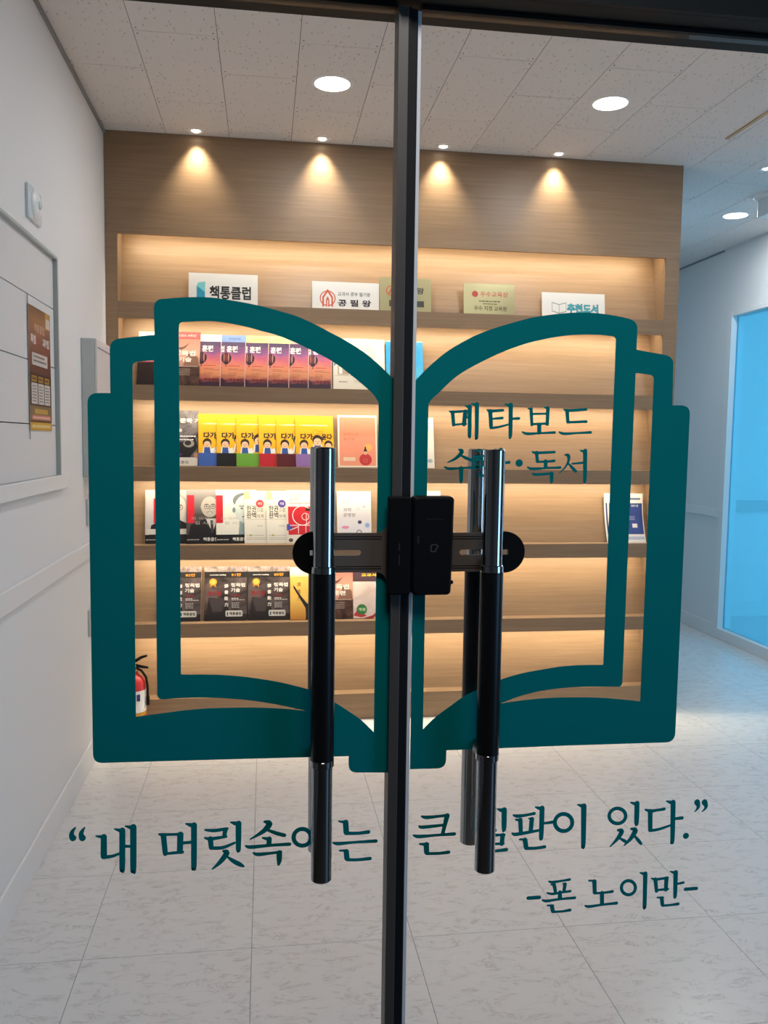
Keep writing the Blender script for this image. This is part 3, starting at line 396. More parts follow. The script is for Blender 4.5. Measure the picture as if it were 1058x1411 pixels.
def stroke(mb, pts, y0, y1):
    """one brush stroke: a ribbon of changing width with round ends"""
    P = []
    for x, z, w in pts: P.append((Vector((x, z)), w*0.545))
    if len(P) > 2 and len(P) < 12:                      # smooth bends
        Q = []
        for i in range(len(P)-1):
            p0, p1, p2, p3 = P[max(i-1, 0)], P[i], P[i+1], P[min(i+2, len(P)-1)]
            for k in range(4):
                t = k/4; f = lambda a, b, c, d: 0.5*((2*b)+(c-a)*t+(2*a-5*b+4*c-d)*t*t+(3*b-a-3*c+d)*t**3)
                Q.append((f(p0[0], p1[0], p2[0], p3[0]), max(0.0002, f(p0[1], p1[1], p2[1], p3[1]))))
        P = Q+[P[-1]]
    n = len(P); Lf = []; Rt = []
    closed = (P[0][0]-P[-1][0]).length < 1e-4
    for i, (p, r) in enumerate(P):
        a = P[i-1][0] if i else (P[-2][0] if closed else p); b = P[i+1][0] if i < n-1 else (P[1][0] if closed else p)
        t = (b-a).normalized(); nn = Vector((-t.y, t.x)); Lf.append(p+nn*r); Rt.append(p-nn*r)
    def cap(i, sgn):
        p, r = P[i]; t = (P[1][0]-P[0][0] if i == 0 else P[-1][0]-P[-2][0]).normalized()*sgn; nn = Vector((-t.y, t.x))
        return [p+nn*r*math.cos(a)+t*r*math.sin(a) for a in (PI*k/6 for k in range(7))]
    vs = []; fs = []
    for l, r in zip(Lf, Rt): vs += [(l.x, y0, l.y), (r.x, y0, r.y)]
    fs += [(2*i, 2*i+1, 2*i+3, 2*i+2) for i in range(n-1)]
    if not closed:
        for i, sg in ((0, -1), (n-1, 1)):
            c = cap(i, sg); o = len(vs); vs += [(q.x, y0, q.y) for q in c]; fs.append(tuple(range(o, o+len(c))))
    mb.add(vs, fs, TEAL)
LINES = {}
for key, strokes in LETTERS:
    root, loc = (dl, DL) if key[1] == 'L' else (dr, DR)
    nm = {'q': 'quote_lettering', 'n': 'name_lettering', 't': 'title_lettering'}[key[0]]
    mb = MB()
    for k, s in enumerate(strokes): stroke(mb, s, DY-0.0006-0.00003*k, 0)
    if key not in LINES:
        # the first glyph's carrier: a thin transparent application strip is not visible, so the line is a plain Empty
        e = empty(nm, (0, 0, 0), parent=root); LINES[key] = at(e, loc)
    o = mb.build('letter', LINES[key], fixn=False)

def door_handle(x, yc, root, loc, s):
    """tubular pull: chrome ends, rings, black grip, two standoffs to the glass (s = direction to the glass)"""
    h = MB()
    for z0, z1 in ((0.801, 0.966), (1.226, 1.390)): h.cyl((x, yc, 0), 0.0142, z0, z1, CHROME, bev=0.0015, n=48)
    hd = part(h, 'pull_handle', root, loc)
    at(MB().cyl((x, yc, 0), 0.0158, 0.969, 1.2235, BLACKG, n=48).build('grip', hd), (0, 0, 0))
    for z in (0.966, 1.2285): at(MB().cyl((x, yc, 0), 0.0160, z-0.0052, z+0.0052, CHROME, bev=0.001, n=48).build('ring', hd), (0, 0, 0))
    gy = DY-0.0005 if s > 0 else DY+0.0125
    for z in (0.966, 1.2285):
        a, c = sorted((yc+s*0.012, gy)); m = MB().cyl((x, 0, z), 0.008, a, c, CHROME2, axis='y', n=24)
        m.cyl((x, 0, z), 0.013, min(gy, gy-s*0.004), max(gy, gy-s*0.004), CHROME2, axis='y', n=24)
        at(m.build('standoff', hd), (0, 0, 0))
door_handle(0.0768, 1.108, dl, DL, 1); door_handle(0.0768, 1.192, dl, DL, -1)
door_handle(0.3058, 1.108, dr, DR, 1); door_handle(0.3045, 1.192, dr, DR, -1)

# electronic lock: body on the right door, keeper on the left, a slotted bracket to each handle
def rounded(x0, x1, z0, z1, r, n=5, skew=0.0):
    out = []
    for cx, cz, a0 in ((x1-r, z1-r, 0), (x0+r, z1-r, PI/2), (x0+r, z0+r, PI), (x1-r, z0+r, 1.5*PI)):
        for k in range(n+1):
            a = a0+PI/2*k/n; z = cz+r*math.sin(a); out.append((cx+r*math.cos(a)+(skew*(z-z0) if cx > (x0+x1)/2 else 0), z))
    return out
def bevel_slab(outline, y_front, y_back, m, b=0.003):
    n = len(outline); cx = sum(p[0] for p in outline)/n; cz = sum(p[1] for p in outline)/n
    ins = []
    for x, z in outline:
        d = Vector((cx-x, cz-z)); w = max(abs(x-cx), 1e-6); ins.append((x+math.copysign(b, cx-x), z+math.copysign(b, cz-z)))
    vs = [(p[0], y_front, p[1]) for p in ins]+[(p[0], y_front+b, p[1]) for p in outline]+[(p[0], y_back, p[1]) for p in outline]
    fs = [tuple(range(n)), tuple(range(2*n, 3*n))[::-1]]
    for i in range(n):
        j = (i+1) % n; fs += [(i, j, n+j, n+i), (n+i, n+j, 2*n+j, 2*n+i)]
    return MB().add(vs, fs, m)
body = part(bevel_slab(rounded(0.1972, 0.2518, 1.1905, 1.3255, 0.006, skew=0.02), 1.1175, DY-0.0045, BLACK), 'lock_body', dr, DR)
FAINT = mat('faint_grey_mark', (0.055, 0.055, 0.06), 0.4); FAINT2 = mat('fainter_grey_mark', (0.022, 0.022, 0.024), 0.4)
mk = MB()
mk.prism([(0.2222, 1.250), (0.2222, 1.2595), (0.2285, 1.2615), (0.2335, 1.2585), (0.2290, 1.2500)], [[(0.2236, 1.2513), (0.2236, 1.2585), (0.2282, 1.2602), (0.2315, 1.2580), (0.2282, 1.2513)]], 1.1172, 1.1174, FAINT)
for i in range(5): mk.box(0.2175+0.0045*i, 0.2208+0.0045*i, 1.1172, 1.1174, 1.2944, 1.2956, FAINT2)
mk.box(0.2040, 0.2062, 1.1172, 1.1174, 1.262, 1.272, FAINT2)
at(mk.build('lock_marking', body), (0, 0, 0))
at(MB().cyl((0.2545, 0, 1.2065), 0.0028, 1.128, 1.136, BLACK, axis='y', n=16).build('lock_button', body), (0, 0, 0))
keep = part(bevel_slab(rounded(0.1640, 0.1956, 1.1915, 1.3250, 0.0035), 1.1180, 1.1315, BLACK, 0.002), 'lock_keeper', dl, DL)
mk = MB().box(0.1785, 0.1805, 1.1177, 1.1179, 1.232, 1.247, FAINT2).box(0.1785, 0.1805, 1.1177, 1.1179, 1.252, 1.262, FAINT2)
at(mk.build('lock_marking', keep), (0, 0, 0))
def bracket(mx, root, loc):
    f = (lambda p: p) if not mx else (lambda p: (0.397-p[0], p[1]))
    zc, hh = 1.2470, 0.0272
    pl = [(0.079, zc+hh), (0.150, zc+hh)]+[(0.150+0.014*math.sin(a), zc+hh+0.010*(1-math.cos(a))) for a in (PI/2*k/5 for k in range(1, 6))]
    pl += [(0.172, zc+0.038), (0.172, zc-0.038)]
    pl += [(0.164-0.014*(1-math.cos(a)), zc-hh-0.010*(1-math.sin(a))) for a in (PI/2*k/5 for k in range(0, 5))]+[(0.150, zc-hh), (0.079, zc-hh)]
    sl = [(0.079, zc-0.0037), (0.1262, zc-0.0037)]+[(0.1262+0.0037*math.cos(a), zc+0.0037*math.sin(a)) for a in (-PI/2+PI*k/8 for k in range(1, 8))]+[(0.1262, zc+0.0037), (0.079, zc+0.0037)]
    o = part(MB().prism([f(p) for p in pl+sl], [], 1.1370, 1.1395, BRACKET), 'lock_bracket', root, loc)
    rd = MB()
    for z in (zc+0.0205, zc-0.0205):
        for dz in (-0.0016, 0.0016): rd.prism([f(p) for p in ((0.080, z+dz-0.0004), (0.158, z+dz-0.0004), (0.158, z+dz+0.0004), (0.080, z+dz+0.0004))], [], 1.1366, 1.1371, BLACK)
    at(rd.build('ridge', o), (0, 0, 0))
    cap = [(0.0785, zc+hh+0.0015)]+[(0.0655+0.0290*math.cos(a), zc+0.0290*math.sin(a)) for a in (PI*0.43+(PI*1.14)*k/20 for k in range(21))]+[(0.0785, zc-hh-0.0015), (0.0785, zc-0.0037), (0.0600, zc-0.0037), (0.0600, zc+0.0037), (0.0785, zc+0.0037)]
    at(MB().prism([f(p) for p in cap], [], 1.1358, 1.1420, BLACK).build('bracket_end', o), (0, 0, 0))
bracket(False, dl, DL); bracket(True, dr, DR)

# ------------------------------------------------------------------ bookcase
BT = [2.0312, 1.6482, 1.2644, 0.8862, 0.5023, 0.132]; BB = [1.9561, 1.5768, 1.1934, 0.8140, 0.4329, 0.0]
OL, OR, ZOT = -0.6791, 2.0060, 2.3402
BASE = (0.672, D, 0)
bk = tag(empty('bookcase', BASE), 'built-in oak bookcase filling the back wall with six lit shelves', 'bookcase')
def bp(mb, name, parent=None): return at(mb.build(name, parent or bk), BASE if parent is None else (0, 0, 0))
bp(MB().box(XL+0.001, BX, D, D+0.018, ZOT, ZC-0.0005, WOOD), 'header_panel')
for x0, x1 in ((XL+0.001, OL), (OR, BX)): bp(MB().box(x0, x1, D, D+0.018, 0, ZOT-0.0005, WOOD), 'front_stile')
bp(MB().box(OL-0.018, OL, D+0.0185, D+0.40, 0, 2.44, WOOD), 'side_panel'); bp(MB().box(OR, OR+0.018, D+0.0185, D+0.40, 0, 2.44, WOOD), 'side_panel')
bp(MB().box(BX-0.018, BX, D+0.0185, 4.60, 0, ZC-0.0005, WOOD), 'outer_side_panel')
bp(MB().box(OL, OR, D+0.0185, D+0.40, 2.42, 2.438, WOOD), 'top_board')
SL = math.tan(math.radians(15.5)); Y0 = D+0.069
for k in range(6):
    s = MB().box(OL+0.0004, OR-0.0004, D+0.0005, D+0.018, BB[k], BT[k], WOOD).box(OL+0.0004, OR-0.0004, D+0.018, D+0.24, BT[k]-0.018, BT[k], WOOD)
    bp(s, 'shelf_board')
    top = BT[k-1]-0.0185 if k else 2.4195
    h = top-BT[k]-0.0005; z0 = BT[k]+0.0005
    b = MB().add([(x, y, z) for x in (OL+0.0004, OR-0.0004) for y, z in ((Y0, z0), (Y0+0.012, z0), (Y0+0.012+h*SL, z0+h), (Y0+h*SL, z0+h))],
                 [(0, 1, 2, 3), (4, 7, 6, 5), (0, 4, 5, 1), (1, 5, 6, 2), (2, 6, 7, 3), (3, 7, 4, 0)], WOOD)
    bp(b, 'sloped_back_panel')
    led_z = top-0.004
    bp(MB().box(OL+0.02, OR-0.02, D+0.020, D+0.032, led_z-0.004, led_z+0.0035, LEDM), 'led_strip')
    area('led_lamp', ((OL+OR)/2, D+0.034, led_z-0.008), (math.radians(18), 0, 0), OR-OL-0.06, 0.012, P_LED, C_LED, spread=math.radians(150))

# ------------------------------------------------------------------ signs, books and leaflets
def grad(name, L, stops, amp=0.0, rough=0.4):
    if name in MATS: return MATS[name]
    m = mat(name, (0.5, 0.5, 0.5), rough, spec=0.35); nt, N, Lk, b = nodes(m)
    tc = N.new('ShaderNodeTexCoord'); sp = N.new('ShaderNodeSeparateXYZ'); Lk.new(tc.outputs['Object'], sp.inputs[0])
    mu = N.new('ShaderNodeMath'); mu.operation = 'DIVIDE'; mu.inputs[1].default_value = L; Lk.new(sp.outputs[2], mu.inputs[0])
    src = mu.outputs[0]
    if amp:
        mp = N.new('ShaderNodeMapping'); mp.inputs['Scale'].default_value = (9, 9, 30); Lk.new(tc.outputs['Object'], mp.inputs[0])
        f = noise(N, Lk, mp.outputs[0], 1.6, 4, 0.55, 0.4)
        ma = N.new('ShaderNodeMath'); ma.operation = 'MULTIPLY_ADD'; ma.inputs[1].default_value = amp; Lk.new(f, ma.inputs[0]); 
        su = N.new('ShaderNodeMath'); su.operation = 'SUBTRACT'; su.inputs[1].default_value = amp/2; Lk.new(mu.outputs[0], su.inputs[0]); Lk.new(su.outputs[0], ma.inputs[2]); src = ma.outputs[0]
    r = ramp(N, stops); Lk.new(src, r.inputs[0]); Lk.new(r.outputs[0], b.inputs['Base Color']); return m
def photo(name, a, c, scale=14):
    if name in MATS: return MATS[name]
    m = mat(name, a, 0.4, spec=0.35); nt, N, Lk, b = nodes(m)
    f = noise(N, Lk, coord(N, Lk, (1, 1, 1.3)), scale, 5, 0.6, 0.6); r = ramp(N, [(0.38, a), (0.62, c)]); Lk.new(f, r.inputs[0]); Lk.new(r.outputs[0], b.inputs['Base Color']); return m
PAPER = mat('page_paper', (0.80, 0.78, 0.73), 0.8)
def cov(c): return c if isinstance(c, bpy.types.Material) else flat(srgb(c) if isinstance(c, str) else c)
def art(items, w, L, y=0.0):
    """flat print of a cover: shapes and words laid one over the other"""
    g, t, ts = MB(), MB(), []; k = 0
    X = lambda u: (u-0.5)*w
    for it in items:
        k += 1; yy = y-0.000025*k
        if it[0] == 'r': g.add([(X(it[1]), yy, it[2]*L), (X(it[3]), yy, it[2]*L), (X(it[3]), yy, it[4]*L), (X(it[1]), yy, it[4]*L)], [(0, 1, 2, 3)], cov(it[5]))
        elif it[0] == 'p':
            q = it[1]; tr = tessellate_polygon([[Vector((X(u), v*L, 0)) for u, v in q]])
            g.add([(X(u), yy, v*L) for u, v in q], [tuple(f) for f in tr], cov(it[2]))
        elif it[0] == 'e':
            n = 20; g.add([(X(it[1])+it[3]*w*math.cos(2*PI*i/n), yy, it[2]*L+it[4]*L*math.sin(2*PI*i/n)) for i in range(n)], [tuple(range(n))], cov(it[5]))
        elif it[0] == 'o':                               # ring
            n = 28; a, b_ = it[3]*w, it[4]*w
            g.add([(X(it[1])+r*math.cos(2*PI*i/n), yy, it[2]*L+r*math.sin(2*PI*i/n)) for r in (a, b_) for i in range(n)], [(i, (i+1) % n, (i+1) % n+n, i+n) for i in range(n)], cov(it[5]))
        elif it[0] == 't': ts.append(MB()); text(ts[-1], it[1], X(it[2]), it[3]*L, it[4]*w, it[5]*L, cov(it[6]), yy, it[7] if len(it) > 7 else 0.0)
        elif it[0] == 'l':                               # a line of small print
            u = it[1]; rr = random.Random(int(it[1]*1000+it[2]*7777))
            while u < it[3]-0.01:
                d = min(rr.uniform(0.03, 0.07), it[3]-u)
                t.add([(X(u), yy, it[2]*L), (X(u+d), yy, it[2]*L), (X(u+d), yy, (it[2]+it[4])*L), (X(u), yy, (it[2]+it[4])*L)], [(0, 1, 2, 3)], cov(it[5])); u += d+0.012
    return g, t, ts
def print_on(o, items, w, L, what='cover'):
    g, t, ts = art(items, w, L)
    if g.v: g.build(what+'_print', o, fixn=False)
    if t.v: tag(t.build('small_print', o, fixn=False), kind='stuff')
    for x in ts: x.build('lettering', o, fixn=False)
TILT = 15.0
def book(name, label, cat, x, w, L, shelf, base, items, yaw=0.0, th=0.007, fwd=0.0, group=None, tilt=TILT, side=None):
    o = empty(name, (x, D+0.050-fwd, BT[shelf]+0.0006+th*math.sin(math.radians(tilt))), (-math.radians(tilt), 0, math.radians(yaw)))
    tag(o, label, cat, group)
    if th > 0.0035:
        MB().box(-w/2, w/2, 0, 0.0008, 0, L, cov(base)).build('front_cover', o)
        MB().box(-w/2+0.001, w/2-0.0015, 0.0009, th-0.0008, 0.001, L-0.0015, PAPER).build('pages', o)
        MB().box(-w/2, w/2, th-0.0007, th, 0, L, cov(side or base)).build('back_cover', o)
    else: MB().box(-w/2, w/2, 0, th, 0, L, cov(base)).build('panel', o)
    print_on(o, items, w, L)
    return o
WH, BKc = (0.66, 0.65, 0.635), (0.012, 0.011, 0.012)

# --- signs on the top shelf
def sign(x, w, L, label, base, items, th=0.004, tilt=8, group=None, fwd=0.008):
    return book('shelf_sign', label, 'sign', x, w, L, 0, base, items, th=th*0.8, tilt=tilt, fwd=fwd)
CY1, CY2 = srgb('2f9fc4'), srgb('7fd0d8')
sign(-0.1995, 0.325, 0.155, 'white sign with blue book icon and bold black syllables, leftmost on the top shelf', WH,
     [('p', [(0.115, 0.18), (0.235, 0.10), (0.235, 0.64), (0.115, 0.60)], CY1), ('p', [(0.115, 0.60), (0.135, 0.70), (0.24, 0.74), (0.235, 0.40)], CY2),
      ('t', '책통클럽', 0.30, 0.20, 0.60, 0.42, BKc, 0.03)])
OG = srgb('d8603c')
sign(0.3875, 0.327, 0.138, 'white sign with an orange pencil ring emblem, beside the gold plaque on the top shelf', WH,
     [('o', 0.23, 0.40, 0.118, 0.102, OG), ('p', [(0.15, 0.10), (0.175, 0.10), (0.175, 0.42), (0.23, 0.62), (0.285, 0.42), (0.285, 0.10), (0.31, 0.10), (0.31, 0.45), (0.23, 0.74), (0.15, 0.45)], OG),
      ('p', [(0.205, 0.10), (0.255, 0.10), (0.255, 0.36), (0.23, 0.48), (0.205, 0.36)], OG), ('r', 0.224, 0.10, 0.236, 0.34, WH),
      ('t', '교과서 공부 필기왕', 0.38, 0.50, 0.49, 0.15, (0.06, 0.055, 0.05), 0.01), ('t', '공 필 왕', 0.38, 0.13, 0.50, 0.25, BKc, 0.03)])
GOLD = mat('brushed_gold', (0.50, 0.44, 0.24), 0.30, metal=0.9); GOLDD = mat('darker_brushed_gold', (0.40, 0.36, 0.20), 0.45, metal=0.6)
GI = (0.10, 0.085, 0.04)
sign(0.683, 0.256, 0.168, 'darker gold plaque with an orange ring and a dark bar, behind the door stile', GOLDD,
     [('o', 0.22, 0.62, 0.10, 0.082, OG), ('p', [(0.15, 0.50), (0.22, 0.70), (0.29, 0.50), (0.26, 0.50), (0.22, 0.62), (0.18, 0.50)], OG), ('t', '공필왕', 0.40, 0.54, 0.46, 0.20, (0.05, 0.05, 0.04), 0.03), ('r', 0.18, 0.16, 0.86, 0.34, (0.06, 0.055, 0.045))], tilt=6)
sign(1.1065, 0.261, 0.158, 'bright gold plaque with pink lettering, between the door stile and the book outline sign', GOLD,
     [('r', 0.0, 0.97, 1.0, 1.0, GOLDD), ('r', 0.0, 0.0, 1.0, 0.03, GOLDD), ('e', 0.22, 0.66, 0.06, 0.10, srgb('c8524a')), ('t', '우수교육상', 0.32, 0.58, 0.55, 0.17, srgb('c8645a'), 0.02), ('l', 0.3, 0.42, 0.72, 0.035, GI), ('l', 0.38, 0.34, 0.66, 0.03, GI),
      ('t', '우수 지정 교육원', 0.20, 0.14, 0.64, 0.15, GI, 0.02)], tilt=6)
TL = srgb('1b7f8f')
sign(1.546, 0.332, 0.128, 'white sign with book outline and teal outlined syllables, rightmost on the top shelf', WH,
     [('p', [(0.155, 0.24), (0.155, 0.62), (0.27, 0.54), (0.385, 0.62), (0.385, 0.24), (0.27, 0.16)], srgb('8aa0a0')), ('p', [(0.163, 0.27), (0.163, 0.58), (0.266, 0.51), (0.266, 0.20)], WH), ('p', [(0.377, 0.27), (0.377, 0.58), (0.274, 0.51), (0.274, 0.20)], WH),
      ('t', '추천도서', 0.395, 0.20, 0.50, 0.38, TL, 0.06), ('t', '추천도서', 0.40, 0.215, 0.49, 0.35, srgb('3fb4c4'), 0.015)])

# --- second shelf
PB = photo('brown_photo', srgb('2c1c1a'), srgb('6a4a40'))
book('book', 'dark booklet with a red band and white top edge, leftmost on the second shelf', 'book', -0.533, 0.150, 0.268, 1, srgb('2a1b1c'),
     [('r', 0, 0.86, 1, 1, WH), ('r', 0, 0.42, 1, 0.86, photo('red_photo', srgb('5a1a22'), srgb('a8323c'))), ('l', 0.1, 0.44, 0.9, 0.012, (0.6, 0.5, 0.5)), ('e', 0.72, 0.14, 0.06, 0.03, srgb('6f8f96'))], yaw=-4.3, th=0.006)
def photo_cover(band):
    it = [('r', 0, 0.36, 1, 1, grad('pink_sky', 0.265, [(0.36, srgb('b98a78')), (0.6, srgb('d8a894')), (0.85, srgb('c07a70')), (1.0, srgb('b86a66'))], 0.08))]
    it += [('p', [(0.55, 0.36), (0.98, 0.36), (0.96, 0.52), (0.72, 0.66)], srgb('8a6456')), ('p', [(0.35, 0.70), (0.55, 0.72), (0.72, 0.80), (0.60, 0.70), (0.5, 0.66)], srgb('6a4a44'))]
    if band: it += [('r', 0, 0.865, 1, 1, srgb('d9434e')), ('t', '초등3~4학년', 0.38, 0.905, 0.50, 0.05, srgb('f0b8b0'), 0.01)]
    it += [('t', '정독법', 0.30, 0.55, 0.58, 0.10, WH, 0.03), ('t', '기술' if band else '훈련', 0.42, 0.44, 0.36, 0.09, WH, 0.03), ('r', 0.05, 0.355, 0.95, 0.362, (0.6, 0.5, 0.45))]
    return it+[('l', 0.2, 0.30-0.035*i, 0.75, 0.012, (0.35, 0.28, 0.24)) for i in range(4)]
book('book', 'pink and brown book with a red top band, left of the sunset balloon books', 'book', -0.4045, 0.177, 0.272, 1, PB, photo_cover(True), yaw=-4.3, th=0.006)
def sunset(band):
    base = grad('sunset_sky', 0.262, [(0.0, srgb('3a2434')), (0.08, srgb('5a2c40')), (0.15, srgb('a85a50')), (0.28, srgb('e0946a')), (0.40, srgb('e08870')), (0.52, srgb('c8647a')), (0.64, srgb('8a5488')), (0.78, srgb('54406c')), (0.88, srgb('443860'))], 0.30)
    it = [('r', 0, 0.865, 1, 1, band), ('l', 0.55, 0.91, 0.85, 0.04, tuple(c*0.6 for c in band))]
    it += [('e', 0.49, 0.55, 0.135, 0.105, srgb('2c1a2c'))]+[('e', 0.49+0.058*i, 0.56, 0.019, 0.085, c) for i, c in ((-1, srgb('a86a5a')), (0, srgb('7a3440')), (1, srgb('b08078')))]
    it += [('p', [(0.40, 0.48), (0.58, 0.48), (0.52, 0.425), (0.46, 0.425)], srgb('2c1a2c')), ('r', 0.47, 0.39, 0.51, 0.41, srgb('4a2430')), ('t', '정독법 훈련', 0.0, 0.665, 0.78, 0.125, WH, 0.035)]
    it += [('p', [(0.30, 0.25), (0.37, 0.25), (0.37, 0.39), (0.30, 0.39), (0.30, 0.375), (0.352, 0.375), (0.352, 0.265), (0.30, 0.265)], srgb('b02028'))]
    it += [('l', 0.56, 0.395, 0.86, 0.014, srgb('b03040')), ('l', 0.56, 0.34, 0.80, 0.008, srgb('7a3a3c')), ('l', 0.56, 0.315, 0.96, 0.008, srgb('7a3a3c'))]
    it += [('l', 0.56, 0.265-0.028*i, 0.76, 0.007, srgb('8a4a3c')) for i in range(3)]
    it += [('p', [(0, 0), (1, 0), (1, 0.06), (0.75, 0.09), (0.5, 0.07), (0.40, 0.17), (0.28, 0.11), (0, 0.14)], srgb('382236')), ('t', '책통클럽', 0.58, 0.10, 0.36, 0.055, srgb('6a141c'), 0.02), ('r', 0.982, 0, 1, 0.865, srgb('d8b8b0'))]
    return base, it
for i, (x, band, bn) in enumerate(((-0.306, WH, 'white'), (-0.189, srgb('6f8fd0'), 'blue'), (-0.0785, srgb('f0e090'), 'pale yellow'), (0.023, srgb('dfe69a'), 'yellow-green'), (0.1175, srgb('f0b0a8'), 'pink'), (0.2305, srgb('c8b0d8'), ''))):
    base, it = sunset(band)
    lab = 'sunset balloon book with a %s top strip on the second shelf' % bn if bn else 'sunset balloon book at the right end of its row, half under the teal arc'
    book('book', lab, 'book', x, 0.183, 0.262, 1, base, it, yaw=-4.3, th=0.006, group='sunset balloon books')
book('book', 'cream book with a small sketch of houses, right of the sunset balloon books', 'book', 0.4215, 0.183, 0.262, 1, srgb('e6dfd0'),
     [('p', [(0.12, 0.28), (0.12, 0.5), (0.28, 0.62), (0.42, 0.46), (0.42, 0.28)], srgb('b8a890')), ('r', 0.16, 0.3, 0.24, 0.44, WH), ('p', [(0.02, 0.44), (0.22, 0.62), (0.22, 0.66), (0.02, 0.50)], srgb('5a8aa8')), ('p', [(0.5, 0.28), (0.5, 0.44), (0.62, 0.5), (0.70, 0.42), (0.70, 0.28)], srgb('c0a080')),
      ('r', 0.04, 0.26, 0.96, 0.268, srgb('b0a898')), ('l', 0.15, 0.13, 0.38, 0.025, srgb('a0988a')), ('t', '기본', 0.55, 0.12, 0.22, 0.055, srgb('807868'))], fwd=0.009, yaw=-2)
book('book', 'off-white book with grey syllables, between the cream book and the blue one', 'book', 0.497, 0.184, 0.262, 1, srgb('e9e4d8'), [('t', '수 김', 0.36, 0.62, 0.36, 0.09, srgb('9a9488')), ('l', 0.2, 0.3, 0.8, 0.02, srgb('b0aaa0'))])
book('book', 'blue book on the second shelf behind the door stile', 'book', 0.6895, 0.187, 0.258, 1, grad('blue_cover', 0.258, [(0.0, srgb('2f9fd8')), (0.35, srgb('58bfe6')), (0.55, srgb('3aa6e0')), (1.0, srgb('1a90d8'))], 0.05), [('r', 0, 0.985, 1, 1, srgb('a8d8ec'))])

# --- third shelf
GP = photo('grey_photo', srgb('1e1c20'), srgb('8a848c'), 9)
book('book', 'grey and black photo book with a white bottom band, left of the yellow books', 'book', -0.424, 0.200, 0.278, 2, srgb('302e32'),
     [('r', 0, 0.14, 1, 1, GP), ('p', [(0, 0.14), (0.8, 0.14), (1, 0.35), (0.9, 0.55), (0.6, 0.42), (0.3, 0.5), (0, 0.3)], srgb('1b191c')), ('e', 0.78, 0.40, 0.13, 0.07, srgb('9a948e')), ('e', 0.76, 0.41, 0.08, 0.045, srgb('2a282a')), ('t', '비문학 기', 0.42, 0.77, 0.62, 0.085, WH, 0.03), ('t', '소통', 0.46, 0.61, 0.16, 0.05, WH, 0.02),
      ('l', 0.42, 0.52, 0.95, 0.02, (0.6, 0.6, 0.6)), ('l', 0.42, 0.46, 0.9, 0.02, (0.6, 0.6, 0.6)), ('r', 0, 0, 1, 0.15, srgb('d8d4d0')), ('t', '책통클럽', 0.40, 0.035, 0.38, 0.055, srgb('6a6664'), 0.01), ('e', 0.97, 0.19, 0.06, 0.05, srgb('c08a70')), ('e', 0.55, 0.20, 0.08, 0.03, srgb('5a2a6a'))])
def kid(u, v, s, body=srgb('3456a0')):
    return [('p', [(u-1.1*s, v-1.6*s), (u+1.1*s, v-1.6*s), (u+0.8*s, v-0.5*s), (u-0.8*s, v-0.5*s)], WH), ('p', [(u-0.75*s, v-1.6*s), (u+0.75*s, v-1.6*s), (u+0.6*s, v-0.55*s), (u-0.6*s, v-0.55*s)], body), ('e', u, v+0.18*s, 0.98*s, 0.72*s, srgb('2a1a16')), ('e', u, v-0.08*s, 0.74*s, 0.52*s, srgb('f0c4a0')),
            ('e', u-0.26*s, v-0.02*s, 0.08*s, 0.06*s, srgb('2a1a16')), ('e', u+0.26*s, v-0.02*s, 0.08*s, 0.06*s, srgb('2a1a16')), ('e', u, v-0.30*s, 0.2*s, 0.06*s, srgb('b04038'))]
def yellow(col):
    it = [('r', 0.10, 0.80, 0.80, 0.815, srgb('f4d890')), ('l', 0.2, 0.80, 0.85, 0.022, srgb('fdf0c8'))]
    it += [('o', 0.53, 0.675, 0.07, 0.062, srgb('8a6a20')), ('p', [(0.59, 0.645), (0.72, 0.645), (0.72, 0.70), (0.59, 0.70), (0.59, 0.692), (0.708, 0.692), (0.708, 0.653), (0.59, 0.653)], srgb('8a6a20'))]
    it += [('t', '다가', 0.13, 0.525, 0.33, 0.125, BKc, 0.05), ('t', '온다', 0.68, 0.525, 0.29, 0.125, BKc, 0.05), ('r', 0, 0.25, 0.008, 1, srgb('c89020'))]
    it += kid(0.22, 0.425, 0.115)+kid(0.575, 0.50, 0.14)+kid(0.86, 0.42, 0.11)
    it += [('p', [(0.30, 0.24), (0.44, 0.24), (0.40, 0.36), (0.32, 0.33)], WH), ('r', 0, 0, 1, 0.25, col), ('e', 0.76, 0.105, 0.14, 0.035, WH), ('l', 0.68, 0.095, 0.86, 0.02, srgb('606060'))]
    return it
for x, c, cn in ((-0.2245, srgb('3c62b4'), 'blue'), (-0.1375, srgb('161414'), 'black'), (-0.043, srgb('6ca83a'), 'green'), (0.066, srgb('c0222e'), 'bright red'), (0.151, srgb('5c1820'), 'maroon'), (0.2455, srgb('9470b0'), 'purple')):
    book('book', 'yellow book with cartoon children and a %s bottom band' % cn, 'book', x, 0.190, 0.262, 2, srgb('f0b41e'), yellow(c), yaw=4.8, th=0.006, group='yellow books with cartoon children')
SAL = srgb('ec8f74')
